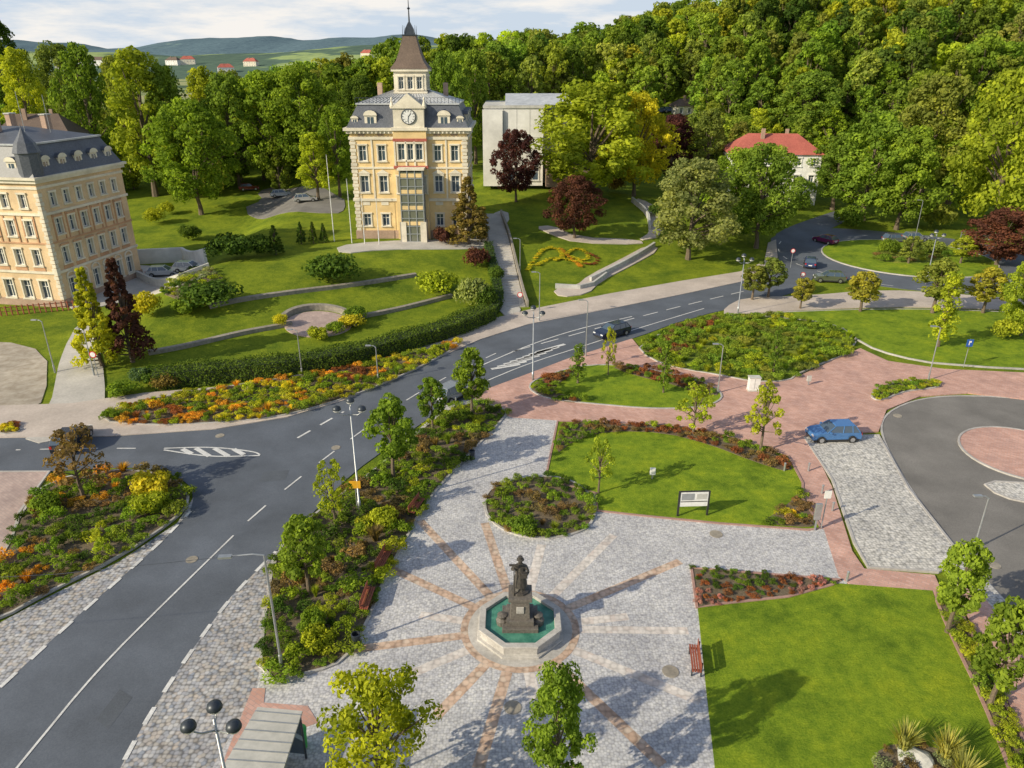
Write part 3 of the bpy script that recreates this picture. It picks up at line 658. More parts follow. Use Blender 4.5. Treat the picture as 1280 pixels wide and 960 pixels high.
# ---------------------------------------------------------------- buildings
Z=Vector((0,0,1))
def facade(mb,O,X,Nn,Wd,z0,z1,ops,mw,depth=.28,trim='cream'):
    O=Vector(O);X=Vector(X);Nn=Vector(Nn)
    xs=sorted({0,Wd}|{a for o in ops for a in o[:2]}); zs=sorted({z0,z1}|{a for o in ops for a in o[2:4]})
    P=lambda x,z,d=0:(O+X*x+Z*z-Nn*d)
    for i in range(len(xs)-1):
        for j in range(len(zs)-1):
            cx,cz=(xs[i]+xs[i+1])/2,(zs[j]+zs[j+1])/2
            if any(o[0]<cx<o[1] and o[2]<cz<o[3] for o in ops): continue
            mb.poly([P(xs[i],zs[j]),P(xs[i+1],zs[j]),P(xs[i+1],zs[j+1]),P(xs[i],zs[j+1])],mw)
    for o in ops:
        a,b,c,d=o[:4]
        for q in ((a,c,a,d),(b,c,b,d),(a,c,b,c),(a,d,b,d)):
            mb.poly([P(q[0],q[1]),P(q[2],q[3]),P(q[2],q[3],depth),P(q[0],q[1],depth)],trim)
        mb.poly([P(a,c,depth),P(b,c,depth),P(b,d,depth),P(a,d,depth)],'glass')
        def bar(x0,x1,zz0,zz1,k='frame',dd=depth-.04,th=.035):
            mb.ob(P((x0+x1)/2,(zz0+zz1)/2,dd),X*(x1-x0)/2,Nn*th,Z*(zz1-zz0)/2,k)
        fw=.09
        bar(a,a+fw,c,d);bar(b-fw,b,c,d);bar(a+fw,b-fw,c,c+fw);bar(a+fw,b-fw,d-fw,d)
        m=(a+b)/2; bar(m-.04,m+.04,c+fw,d-fw,th=.03); t=c+(d-c)*.66; bar(a+fw,m-.04,t-.035,t+.035,th=.028);bar(m+.04,b-fw,t-.035,t+.035,th=.028)
        sw=.17
        bar(a-sw,a,c,d,trim,-.04,.05);bar(b,b+sw,c,d,trim,-.04,.05);bar(a-sw-.08,b+sw+.08,c-.18,c,trim,-.09,.1);bar(a-sw-.05,b+sw+.05,d,d+.22,trim,-.07,.09)
def gable_dormer(mb,c,X,Nn,w,hh,z,wall,roof,depth=1.8):
    c=Vector(c);X=Vector(X);Nn=Vector(Nn)
    mb.ob(c-Nn*depth/2+Z*(hh/2),X*w/2,Nn*depth/2,Z*hh/2,wall)
    mb.ob(c+Nn*.01+Z*hh*.5,X*w*.27,Nn*.02,Z*hh*.36,'glass'); 
    mb.ob(c+Nn*.035+Z*hh*.5,X*.03,Nn*.02,Z*hh*.36,'frame')
    n=7; A=[]
    for i in range(n+1):
        t=math.pi*i/n
        A.append(X*math.cos(t)*(w/2+.14)+Z*(hh+math.sin(t)*(w*.42)))
    fr=[c+a+Nn*.14 for a in A]; bk=[c+a-Nn*depth for a in A]
    mb.poly(fr,wall)
    for i in range(n): mb.poly([fr[i],fr[i+1],bk[i+1],bk[i]],roof)
# --- town hall
TH=empty('town_hall')
x0,x1,y0,y1=-23.6,-6.6,113.5,127.5; zb=3.5
mb=MB()
wins=[]
for cx in (-21.9,-19.1,-10.9,-8.4):
    a=cx-x0
    wins+=[(a-.6,a+.6,zb+6.9,zb+9.3),(a-.55,a+.55,zb+11.4,zb+13.6),(a-.55,a+.55,zb+1.9,zb+3.7)]
facade(mb,(x0,y0,0),(1,0,0),(0,-1,0),x1-x0,2.5,19.2,wins,'yel')
sw=[(a-.5,a+.5,zz,zz+2.2) for a in (2,5.3,8.6,11.9) for zz in (zb+7,zb+11.4,zb+1.9)]
facade(mb,(x1,y0,0),(0,1,0),(1,0,0),y1-y0,2.5,19.2,sw,'yel'); facade(mb,(x0,y1,0),(0,-1,0),(-1,0,0),y1-y0,2.5,19.2,sw,'yel')
mb.poly([(x0,y1,2.5),(x1,y1,2.5),(x1,y1,19.2),(x0,y1,19.2)],'yel')
mb.obj('walls',TH)
t=MB()
for a,b_,pr,k_ in ((2.2,zb+1.2,.16,'base'),(zb+5.6,zb+6.0,.2,'cream'),(zb+10.3,zb+10.55,.15,'cream'),(zb+14.4,zb+14.8,.18,'cream'),(18.75,19.15,.4,'cream'),(19.15,19.55,.75,'cream')):
    t.box(x0-pr,x1+pr,y0-pr,y1+pr,a,b_,k_)
for cx in (x0+.35,x1-.35):
    z=zb+1.2; i=0
    while z<18.2:
        w=.45 if i%2 else .33; t.box(cx-w,cx+w,y0-.11,y0-.005,z,z+.42,'cream'); z+=.5; i+=1
for cx in (-21.9,-19.1,-10.9,-8.4): # pediments
    pk=[Vector((cx-1,y0-.2,zb+9.6)),Vector((cx+1,y0-.2,zb+9.6)),Vector((cx,y0-.2,zb+10.2))]
    t.add(pk+[p+Vector((0,.18,0)) for p in pk],[(0,1,2),(3,4,1,0),(4,5,2,1),(5,3,0,2)],'cream')
    t.box(cx-.55,cx+.55,y0-.06,y0-.01,zb+5.0,zb+5.5,'cream'); t.box(cx-.5,cx+.5,y0-.07,y0-.01,zb+14.95,zb+15.2,'base')
for cx in (-20.5,-9.65): t.box(cx-.12,cx+.12,y0-.09,y0-.01,zb+6.0,zb+14.4,'cream')
for i in range(28):
    x=x0+.4+i*(x1-x0-.8)/27; t.box(x-.1,x+.1,y0-.62,y0-.41,18.8,19.14,'cream')
t.obj('cornices_and_quoins',TH)
r=MB()
r.box(x0-.3,x1+.3,y0-.3,y1+.3,19.55,22.6,'slate',1.5); r.box(x0+1.0,x1-1.0,y0+1.0,y1-1.0,22.6,22.8,'metalroof')
r.box(x0+1.2,x1-1.2,y0+1.2,y1-1.2,22.8,24.7,'metalroof',5.5)
for i in range(24):
    f=i/23; xa=x0+1.3+f*(x1-x0-2.6); xb=x0+6.8+f*(x1-x0-13.6); r.tube([(xa,y0+1.25,22.86),(xb,y0+6.7,24.72)],[.04,.04],4,'metal',False)
for cx in (x0+3.2,x1-3.2): gable_dormer(r,(cx,y0+.0,19.7),(1,0,0),(0,-1,0),1.7,1.5,0,'cream','slate',2.2)
for cx in (x0+.9,x1-.9): gable_dormer(r,(cx,y0+.1,19.6),(1,0,0),(0,-1,0),.9,1.2,0,'cream','slate',1.5)
for yy in (117,121,125): 
    gable_dormer(r,(x1-.0,yy,19.7),(0,1,0),(1,0,0),1.4,1.5,0,'cream','slate',2)
for i in range(30):
    x=x0+1.0+i*(x1-x0-2)/29; r.tube([(x,y0+1.05,22.8),(x,y0+1.05,23.5)],[.03,.03],4,'dark')
r.box(x0+1,x1-1,y0+1.02,y0+1.08,23.5,23.56,'dark')
for cx in (x0+3.5,x1-3.5): r.box(cx-.35,cx+.35,y0+8,y0+8.7,23,25.4,'base'); 
r.obj('mansard_roof',TH)
c_b=MB(); rx0,rx1=-17.2,-12.4; ry=y0-.7; w_=rx1-rx0
facade(c_b,(rx0,ry,0),(1,0,0),(0,-1,0),w_,2.5,19.2,[(.6,1.6,zb+11.6,zb+13.9),(1.95,2.85,zb+11.6,zb+13.9),(3.2,4.2,zb+11.6,zb+13.9),(.25,.55,zb+6.9,zb+9.3),(4.25,4.55,zb+6.9,zb+9.3)],'yel')
for X_ in (rx0,rx1): c_b.poly([(X_,ry,2.5),(X_,y0,2.5),(X_,y0,19.2),(X_,ry,19.2)],'cream')
c_b.box(rx0-.2,rx1+.2,ry-.25,y0,19.2,19.6,'cream'); c_b.box(rx0-.12,rx1+.12,ry-.18,y0-.2,zb+10.4,zb+10.8,'redroof'); c_b.box(rx0-.05,rx1+.05,ry-.12,y0-.2,zb+14.2,zb+14.6,'redroof')
for X_ in (rx0+.15,rx0+1.77,rx0+3.03,rx1-.15): c_b.box(X_-.12,X_+.12,ry-.14,ry-.01,zb+10.8,zb+14.2,'cream')
c_b.box(rx0+.2,rx1-.2,ry-.1,y0+2.2,19.6,22.2,'cream')
pk=[Vector((rx0-.1,ry-.3,22.2)),Vector((rx1+.1,ry-.3,22.2)),Vector(((rx0+rx1)/2,ry-.3,24.2))]
c_b.add(pk+[p+Vector((0,2.8,0)) for p in pk],[(0,1,2),(3,4,5),(3,4,1,0),(4,5,2,1),(5,3,0,2)],'cream')
for X_ in (rx0+.1,rx1-.1,): c_b.lathe([(.28,0),(.34,.3),(.2,.7),(.1,1.1),(.16,1.3),(0,1.6)],(X_,ry,22.2),10,'cream')
c_b.obj('central_bay',TH)
k=MB(Matrix.Translation(((rx0+rx1)/2,ry-.12,21.1))@Matrix.Rotation(math.radians(90),4,'X'))
k.lathe([(1.05,0),(1.05,.12),(.95,.14),(.95,.08)],(0,0,0),32,'dark'); k.lathe([(.95,.0),(.95,.085),(0,.085)],(0,0,0),32,'signw')
for i in range(12):
    a=i*math.pi/6; k.ob((math.sin(a)*.78,math.cos(a)*.78,.1),(math.cos(a)*.035,-math.sin(a)*.035,0),(math.sin(a)*.11,math.cos(a)*.11,0),(0,0,.01),'black')
k.ob((.18,.22,.115),(.03,-.025,0),(.2,.25,0),(0,0,.01),'black'); k.ob((-.05,-.3,.13),(.035,0,0),(-.06,-.38,0),(0,0,.01),'black')
k.obj('clock_face',TH)
g=MB(); gx0,gx1=-16.3,-13.0; gy=ry-2.0
g.box(gx0,gx1,gy,ry-.02,2.6,zb+10.2,'glass2')
for X_ in (gx0,(gx0*2+gx1)/3,(gx0+gx1*2)/3,gx1): g.box(X_-.07,X_+.07,gy-.08,gy+.0,2.6,zb+10.4,'metal')
for Y_ in (gy+.3,gy+1,ry-.2):
    for X_ in (gx0-.04,gx1+.04): g.box(X_-.05,X_+.05,Y_-.06,Y_+.06,2.6,zb+10.3,'metal')
z=zb; i=0
while z<zb+10.5:
    g.box(gx0-.11,gx1+.11,gy-.1,ry-.04,z,z+.12,'metal')
    if i%2==0 and z>zb+2: g.box(gx0+.1,gx1-.1,gy-.025,gy-.005,z+.2,z+.75,'yel')
    z+=1.15; i+=1
g.box(gx0-.3,gx1+.3,gy-.3,ry-.05,zb+10.4,zb+10.65,'cream'); g.box(gx0-.3,gx0+.6,gy-.16,gy-.1,2.6,zb+3,'cream'); g.box(gx1-.6,gx1+.3,gy-.2,ry,2.6,zb+3,'cream')
g.obj('glass_stair_shaft',TH)
tw=MB(); tx,ty=-15.0,120.5; hw=2.35
for (O,X,Nn) in (((tx-hw,ty-hw,0),(1,0,0),(0,-1,0)),((tx+hw,ty-hw,0),(0,1,0),(1,0,0)),((tx-hw,ty+hw,0),(0,-1,0),(-1,0,0)),((tx+hw,ty+hw,0),(-1,0,0),(0,1,0))):
    facade(tw,O,X,Nn,2*hw,22.5,27.0,[(.6,1.4,24.6,26.3),(1.95,2.75,24.6,26.3),(3.3,4.1,24.6,26.3)],'cream')
tw.box(tx-hw-.35,tx+hw+.35,ty-hw-.35,ty+hw+.35,27,27.35,'cream'); tw.box(tx-hw-.15,tx+hw+.15,ty-hw-.15,ty+hw+.15,24.0,24.25,'cream')
pr=[(hw+.45,27.35),(2.0,28.4),(1.55,29.6),(1.15,31.0),(.95,31.8)]
for (a,za),(b_,zb_) in zip(pr,pr[1:]): tw.box(tx-a,tx+a,ty-a,ty+a,za,zb_,'brownroof',a-b_)
tw.box(tx-1.05,tx+1.05,ty-1.05,ty+1.05,31.8,31.95,'dark')
for sx in (-1,1):
    for sy in (-1,1): tw.tube([(tx+sx*.9,ty+sy*.9,31.9),(tx+sx*.9,ty+sy*.9,33.2)],[.05,.02],5,'dark')
tw.box(tx-.7,tx+.7,ty-.7,ty+.7,31.95,32.7,'dark',.1); tw.box(tx-.6,tx+.6,ty-.6,ty+.6,32.7,33.6,'dark',.45)
tw.tube([(tx,ty,33.5),(tx,ty,35.5),(tx,ty,37.4)],[.14,.08,.03],6,'dark'); tw.lathe([(0,-.25),(.25,0),(0,.25)],(tx,ty,35.4),8,'dark')
tw.obj('tower_spire',TH)
# --- corner apartment house
AP=empty('apartment_house')
Cc=G(82,384); X3=Vector((.17,.985,0)).normalized(); Y3=Vector((-X3.y,X3.x,0))
MX=Matrix(((X3.x,Y3.x,0,Cc.x),(X3.y,Y3.y,0,Cc.y),(0,0,1,0),(0,0,0,1)))
LW=15.5; LL=27; a_=MB(MX); NW=6
def rows(L,n,m0=1.0):
    o=[]
    for i in range(n):
        c=m0+(L-2*m0)*(i+.5)/n
        o+=[(c-.6,c+.6,1.0,3.3),(c-.5,c+.5,5.2,7.2),(c-.5,c+.5,8.8,10.7),(c-.45,c+.45,12.2,13.8)]
    return o
facade(a_,(0,0,0),(1,0,0),(0,-1,0),LW,-1,15.5,rows(LW,NW),'peach'); facade(a_,(0,LL,0),(0,-1,0),(-1,0,0),LL,-1,15.5,rows(LL,10),'peach')
a_.poly([(LW,0,-1),(LW,LL,-1),(LW,LL,15.5),(LW,0,15.5)],'peach'); a_.poly([(0,LL,-1),(LW,LL,-1),(LW,LL,15.5),(0,LL,15.5)],'peach')
a_.obj('walls',AP)
t=MB(MX)
for z0_,z1_,p_,k_ in ((-1,.9,.12,'base'),(4.2,4.5,.14,'cream'),(7.85,8.05,.1,'orange'),(11.3,11.6,.16,'cream'),(14.4,14.7,.12,'cream'),(15.1,15.5,.35,'cream'),(15.5,15.8,.6,'cream')):
    t.box(-p_,LW+p_,-p_,LL+p_,z0_,z1_,k_)
for i in range(NW):
    c0=1+(LW-2)*(i+.5)/NW
    for z in (7.45,10.95): t.box(c0-.75,c0+.75,-.22,-.165,z-.02,z+.2,'orange')
    t.box(c0-.9,c0-.72,-.1,-.008,8.1,11.25,'orange'); t.box(c0+.72,c0+.9,-.1,-.008,8.1,11.25,'orange')
    t.box(c0-.8,c0+.8,-.07,-.009,4.55,4.95,'orange')
    n=6
    for j in range(n): # arched ground floor heads
        a1=math.pi*j/n;a2=math.pi*(j+1)/n
        t.add([(c0+math.cos(q)*rr,yy,3.5+math.sin(q)*rr*.8) for yy in (-.02,-.12) for q,rr in ((a1,.62),(a1,.85),(a2,.85),(a2,.62))],[(4,5,6,7),(0,1,5,4),(1,2,6,5),(2,3,7,6),(3,0,4,7)],'cream')
for i in range(10):
    c0=1+(LL-2)*(i+.5)/10
    t.box(-.1,-.008,c0-.9,c0-.72,8.1,11.25,'orange'); t.box(-.1,-.008,c0+.72,c0+.9,8.1,11.25,'orange'); t.box(-.07,-.009,c0-.8,c0+.8,4.55,4.95,'orange')
i=0; z=1
while z<14:
    w=.5 if i%2 else .35; t.box(-.13,w,-.13,-.01,z,z+.42,'cream'); t.box(-.13,-.01,-.0,w,z,z+.42,'cream'); z+=.5; i+=1
t.obj('cornices',AP)
r=MB(MX); r.box(-.2,LW+.2,-.2,LL+.2,15.8,19.2,'slate',1.5); r.box(1.1,LW-1.1,1.1,LL-1.1,19.2,19.4,'metalroof'); r.box(1.4,LW-1.4,1.4,LL-1.4,19.4,20.8,'slate',5.5)
for i in range(5): gable_dormer(r,(2.6+i*(LW-4.2)/4,.25,15.9),(1,0,0),(0,-1,0),1.3,1.6,0,'cream','slate',2)
for i in range(7): gable_dormer(r,(.25,2.8+i*(LL-4.6)/6,15.9),(0,-1,0),(-1,0,0),1.3,1.6,0,'cream','slate',2)
r.lathe([(1.3,15.8),(1.3,18.4),(1.5,18.5),(1.1,19.6),(.5,20.4),(.08,21.2),(0,21.8)],(.9,.9,0),8,'slate')
for cx,cy in ((5,8),(11,6),(12,12),(6,16),(12,20)): r.box(cx-.5,cx+.5,cy-.35,cy+.35,19.2,22.0,'base'); r.box(cx-.6,cx+.6,cy-.45,cy+.45,22.0,22.15,'conc')
r.tube([(6,5,20),(6,5,25)],[.04,.03],5,'metal'); r.tube([(9,4,20),(9,4,24.5)],[.04,.03],5,'metal')
r.obj('mansard_roof',AP)
# --- white hall behind
WB=empty('white_hall'); w=MB(); yb=150; zb0=6
wx0,wx1=-5.3,6.0
facade(w,(wx0,yb,0),(1,0,0),(0,-1,0),wx1-wx0,zb0,20.3,[(1.0,3.4,zb0+1.0,zb0+3.4),(4.5,7,zb0+1,zb0+3.4),(8.0,10.5,zb0+1,zb0+3.4)],'whitew',trim='conc')
w.poly([(wx0,yb,zb0),(wx0,yb+20,zb0),(wx0,yb+20,20.3),(wx0,yb,20.3)],'whitew'); w.poly([(wx1,yb,zb0),(wx1,yb+20,zb0),(wx1,yb+20,20.3),(wx1,yb,20.3)],'whitew')
w.box(wx0-.2,wx1+.2,yb-.2,yb+20,20.3,20.8,'conc'); w.box(wx0-.3,wx0+3.5,yb-.6,yb-.22,zb0,20.1,'whitew')
for x in (wx0+3.7,wx0+6.2,wx0+8.7): w.box(x-.04,x+.04,yb-.03,yb-.005,zb0+4,20.2,'conc')
w.box(wx0,wx1,yb-.04,yb-.006,zb0+9,zb0+9.08,'conc')
w.box(wx1+.01,wx1+5,yb+4,yb+20,zb0,19.5,'whitew'); 
w.add([(wx0+4,yb+1,20.82),(wx1+5.4,yb+1,20.82),(wx1+5.4,yb+20,20.82),(wx0+4,yb+20,20.82),(wx0+4,yb+10,22.6),(wx1+5.4,yb+10,22.6)],[(0,1,5,4),(2,3,4,5),(0,4,3),(1,2,5),(0,1,2,3)],'metalroof')
w.box(wx1+.6,wx1+3.5,yb-2,yb+3.9,zb0,11,'base'); w.obj('walls_and_roof',WB)
def house(name,P,ang,L,D,H,rh,wall,roof,nf=3,nw=4):
    e=empty(name); Mx=Matrix.Translation(P)@Matrix.Rotation(ang,4,'Z'); m_=MB(Mx)
    def ops(L,n): return [((i+.5)*L/n-.5,(i+.5)*L/n+.5,1+f*(H/nf),1+f*(H/nf)+1.5) for i in range(n) for f in range(nf)]
    facade(m_,(0,0,0),(1,0,0),(0,-1,0),L,-2,H,ops(L,nw),wall,trim='frame'); facade(m_,(L,0,0),(0,1,0),(1,0,0),D,-2,H,ops(D,max(2,nw-1)),wall,trim='frame'); facade(m_,(0,D,0),(0,-1,0),(-1,0,0),D,-2,H,ops(D,max(2,nw-1)),wall,trim='frame')
    m_.poly([(0,D,-2),(L,D,-2),(L,D,H),(0,D,H)],wall); m_.obj('walls',e)
    r_=MB(Mx); o=.5; r_.add([(-o,-o,H),(L+o,-o,H),(L+o,D+o,H),(-o,D+o,H),(L*.22,D/2,H+rh),(L*.78,D/2,H+rh)],[(0,1,5,4),(2,3,4,5),(3,0,4),(1,2,5),(0,3,2,1)],roof)
    r_.box(L*.35,L*.35+.7,D*.35,D*.35+.5,H,H+rh+1,'base'); r_.box(L*.65,L*.65+.6,D*.55,D*.55+.5,H,H+rh+.8,'base'); r_.obj('roof',e)
hp=G(1018,256)
house('red_roof_house',hp+Vector((-17,1.5,0)),math.radians(-6),17,11,9.5,3.4,'whitew','redroof',3,6)
house('red_roof_house',Vector((110,172,0)),math.radians(-12),14,9,6.5,3.2,'whitew','redroof',2,4)
house('small_house',HS[0],math.radians(12),8,6,3,2,'cream','brownroof',1,3)
house('distant_house',Vector((-100,150,3)),math.radians(8),14,10,12,4,'cream','brownroof',3,4)
rr=random.Random(4)
for i in range(16): # town on the far slope
    j=rr.randrange(1,5); ix=rr.randrange(66,112); vx=HV[j*HNX+ix]
    house('distant_house',Vector((vx[0]+rr.uniform(-8,8),vx[1],vx[2])),rr.uniform(-.5,.5),rr.uniform(22,38),14,rr.uniform(8,13),6,rr.choice(['whitew','cream','whitew']),rr.choice(['redroof','brownroof','redroof']),2,5)
FN=MB(); P=[G(1200,300),G(1290,306),G(1400,312)]
for a,b in zip(P,P[1:]):
    n=10
    for i in range(n): p=a.lerp(b,i/n); FN.box(p.x-.05,p.x+.05,p.y-.05,p.y+.05,p.z,p.z+1.6,'metal')
    for z in (.4,1.0,1.5): d=b-a; FN.tube([a+Z*z,b+Z*z],[.03,.03],4,'metal')
FN.obj('metal_fence')
FN=MB()
for i in range(14):
    p=G(2+i*7,395-i*.6); FN.box(p.x-.06,p.x+.06,p.y-.06,p.y+.06,0,1.2,'wood')
for z in (.5,1.0): FN.tube([G(2,395)+Z*z,G(93,387)+Z*z],[.05,.05],4,'wood')
FN.obj('wooden_fence')
# ---------------------------------------------------------------- fountain and statue
FT=empty('fountain'); c3=(fc.x,fc.y,0); ph=math.pi/8; f=MB()
f.lathe([(2.45,.0),(2.45,.2),(2.25,.22),(2.25,.62),(2.35,.66),(2.35,.78),(1.98,.78),(1.98,.3)],c3,8,'granite',ph)
f.obj('basin_wall',FT,.02)
f=MB(); f.lathe([(2.0,.0),(2.0,.6),(0,.6)],c3,8,'water',ph); f.obj('water',FT)
f=MB(Matrix.Translation((fc.x,fc.y,0)))
f.box(-.95,.95,-.95,.95,.5,.85,'dgran'); f.box(-.72,.72,-.72,.72,.85,1.15,'dgran'); f.box(-.52,.52,-.52,.52,1.15,2.3,'dgran',.05); f.box(-.62,.62,-.62,.62,2.3,2.5,'dgran'); f.ob((0,-.53,1.75),(.2,0,0),(0,.02,0),(0,0,.22),'granite')
for sx in (-1,1): f.lathe([(.3,.5),(.34,.9),(.2,1.0),(.28,1.2),(0,1.3)],(sx*.95,-.2,0),10,'dgran')
f.obj('pedestal',FT,.02)
J=[(0,0,1.0),(0,.02,1.25),(0,.02,1.5),(0,0,1.66),(0,-.03,1.82),(0,-.02,1.95),(.24,0,1.52),(.38,-.1,1.25),(.24,-.32,1.18),(-.24,0,1.52),(-.4,.02,1.3),(-.3,-.25,1.5),(.12,0,.92),(.15,-.06,.5),(.15,0,.08),(.16,-.16,.04),(-.12,0,.92),(-.16,.03,.5),(-.17,.08,.08),(-.2,-.1,.04)]
E=[(0,1),(1,2),(2,3),(3,4),(4,5),(2,6),(6,7),(7,8),(2,9),(9,10),(10,11),(0,12),(12,13),(13,14),(14,15),(0,16),(16,17),(17,18),(18,19)]
Rd=[.2,.2,.22,.08,.125,.1,.11,.085,.06,.11,.085,.06,.14,.1,.075,.06,.14,.1,.075,.06]
me=bpy.data.meshes.new('figure'); me.from_pydata(J,E,[]); so=bpy.data.objects.new('statue_figure',me); COL.objects.link(so)
md=so.modifiers.new('skin','SKIN')
for i,rad in enumerate(Rd): me.skin_vertices[0].data[i].radius=(rad,rad*.8)
me.skin_vertices[0].data[0].use_root=True
so.modifiers.new('s','SUBSURF').levels=2; so.modifiers['s'].render_levels=2
me.materials.append(M['bronze']); so.location=(fc.x,fc.y,2.48); so.scale=(1.12,1.12,1.12); so.parent=FT
f=MB(Matrix.Translation((fc.x,fc.y,2.48)))
f.lathe([(.38,.45),(.34,.8),(.27,1.15),(.3,1.45),(.26,1.66)],(0,.06,0),12,'bronze'); f.lathe([(.2,2.1),(.19,2.16),(.12,2.18),(.12,2.3),(0,2.32)],(0,-.02,0),12,'bronze')
f.tube([(-.32,-.28,.0),(-.33,-.28,2.0)],[.035,.03],6,'bronze'); f.ob((-.33,-.28,1.95),(.25,0,0),(0,.04,0),(0,0,.05),'bronze')
f.ob((.2,-.3,1.35),(.16,0,0),(0,.12,0),(0,0,.14),'bronze'); f.lathe([(.5,0),(.48,.1),(.3,.16),(.2,.4),(0,.45)],(0,.12,0),10,'bronze')
f.obj('statue_coat_hat_tools',FT,.01)
# ---------------------------------------------------------------- lamps
def lamp3(P,ht,name='street_lamp'):
    m_=MB(Matrix.Translation(P)); m_.tube([(0,0,0),(0,0,.9),(0,0,.92),(0,0,ht-.3)],[.11,.11,.07,.05],8,'metal')
    for i,z in enumerate((ht-.35,ht-.35,ht)):
        a=math.radians([200,-20,95][i]); d=Vector((math.cos(a),math.sin(a),0)); e=.85 if i<2 else .25
        p0=Vector((0,0,z-.5)); 
        m_.tube([p0,p0+d*e*.6+Z*.05,p0+d*e+Z*.3],[.04,.035,.03],6,'metal'); q=p0+d*e+Z*.3
        m_.lathe([(.06,0),(.2,.04),(.25,.12),(.27,.17)],q,14,'lampg'); m_.lathe([(.28,.17),(.28,.21),(.25,.33),(.14,.42),(0,.45)],q,14,'dark')
    m_.obj(name,smooth=True)
def lamp1(u,vb,vt,name='street_lamp',arm=.5,ang=180):
    P=G(u,vb); z,_=zat(P,vt); ht=z-P.z; m_=MB(Matrix.Translation(P)); d=Vector((math.cos(math.radians(ang)),math.sin(math.radians(ang)),0))
    m_.tube([(0,0,0),(0,0,.8),(0,0,.82),(0,0,ht-.15)],[.09,.09,.06,.045],8,'metal'); m_.tube([(0,0,ht-.2),d*arm*.4+Z*(ht-.02),d*arm+Z*ht],[.045,.04,.03],6,'metal')
    m_.ob(d*(arm+.2)+Z*(ht+.01),d*.26,Z.cross(d)*.12,(0,0,.05),'metal'); m_.obj(name,bevel=.01)
for u,vb,vt in ((450,640,503),(666,476,386),(922,392,320),(1157,356,290)):
    P=G(u,vb); z,_=zat(P,vt); lamp3(P,z-P.z)
lamp3(Vector((-10.6,19.6,0)),6.9)
for a in ((378,470,412),(473,478,432),(650,338,298),(674,402,340),(732,446,375),(897,492,430),(1160,476,408),(1217,687,620),(1143,302,250),(118,470,412),(69,466,400)): lamp1(*a,ang=180 if a[0]!=118 else 160)
P=G(353,838); z,_=zat(P,694); m_=MB(Matrix.Translation(P)); ht=z
m_.tube([(0,0,0),(0,0,1),(0,0,1.02),(0,0,ht)],[.1,.1,.07,.05],8,'metal'); m_.tube([(0,0,ht),(-.5,-.05,ht+.1),(-1.5,-.15,ht+.06)],[.04,.035,.03],6,'metal'); m_.ob((-1.75,-.17,ht+.04),(.3,.03,0),(-.01,.12,0),(0,0,.05),'metal')
m_.tube([(-.4,-.03,ht+.1),(-9,-1.2,ht-.15),(-14,-2,ht+.1),(-26,-4,ht+.6)],[.014]*4,4,'dark'); m_.obj('street_lamp_with_arm')
for u,vb,vt in ((418,302,195),(440,304,225),(456,305,245),(474,306,248)):
    P=G(u,vb); z,_=zat(P,vt); FP=MB(); FP.tube([P,(P.x,P.y,z)],[.07,.04],6,'signw'); FP.lathe([(0,0),(.1,.1),(0,.2)],(P.x,P.y,z),6,'metal'); FP.obj('flagpole')
# ---------------------------------------------------------------- furniture
def bench(u,v,ang):
    P=G(u,v); m_=MB(Matrix.Translation(P+Z*.1)@Matrix.Rotation(ang,4,'Z'))
    for x in (-.75,.75):
        m_.box(x-.04,x+.04,-.25,-.18,0,.43,'dark'); m_.box(x-.04,x+.04,.2,.27,0,.85,'dark'); m_.box(x-.04,x+.04,-.25,.27,.36,.42,'dark')
    for y in (-.24,-.12,0,.12): m_.box(-.95,.95,y,y+.09,.43,.47,'wood')
    for z in (.55,.68,.8): m_.box(-.95,.95,.17,.2,z,z+.1,'wood')
    m_.obj('park_bench')
def ang(a,b): d=G(*b)-G(*a); return math.atan2(d.y,d.x)
bench(460,757,ang((445,800),(472,722))); bench(480,708,ang((472,722),(500,670))); bench(521,640,ang((505,665),(545,610))); bench(868,833,ang((866,810),(872,860)))
bench(535,1010,.4)
for u,v in ((446,808),(590,575)): 
    P=G(u,v); m_=MB(Matrix.Translation(P+Z*.1)); m_.lathe([(.2,0),(.24,.7),(.26,.72),(.2,.74),(.2,.5)],(0,0,0),12,'dark'); m_.obj('litter_bin')
P=G(865,646); m_=MB(Matrix.Translation(P+Z*.1)@Matrix.Rotation(math.radians(3),4,'Z'))
for x in (-1,1): m_.box(x-.06,x+.06,-.06,.06,0,1.9,'black')
m_.box(-.94,.94,-.04,.04,.75,1.85,'signw'); m_.box(-.9,.9,-.055,-.042,1.1,1.16,'black'); m_.box(-.85,.0,-.055,-.042,1.25,1.75,'metal'); m_.box(.15,.85,-.055,-.042,1.3,1.7,'conc'); m_.box(-1,1,-.05,.05,1.86,1.93,'black'); m_.obj('information_board',bevel=.01)
P=G(941,489); m_=MB(Matrix.Translation(P+Z*.1)); m_.box(-.55,.55,-.35,.35,0,.12,'conc'); m_.box(-.5,.5,-.3,.3,.12,1.3,'signw'); m_.box(-.55,.55,-.35,.35,1.3,1.38,'conc'); m_.box(-.01,.01,-.31,-.29,.2,1.25,'black'); m_.obj('electrical_cabinet',bevel=.01)
for u,v,hh,col in ((1018,664,2.0,'metal'),(815,600,.9,'signw'),(1010,482,.9,'conc')):
    P=G(u,v); m_=MB(Matrix.Translation(P+Z*.1)); m_.box(-.05,.05,-.05,.05,0,hh*.4,'metal'); m_.box(-.2,.2,-.08,.08,hh*.4,hh,col); m_.obj('sign_pillar' if hh>1 else 'small_plaque_post',bevel=.01)
P=G(1026,662); m_=MB(Matrix.Translation(P)); m_.tube([(0,0,0),(0,0,3)],[.04,.035],6,'metal'); m_.ob((0,-.06,2.7),(.22,0,0),(0,.02,0),(0,0,.28),'signw'); m_.obj('sign_post')
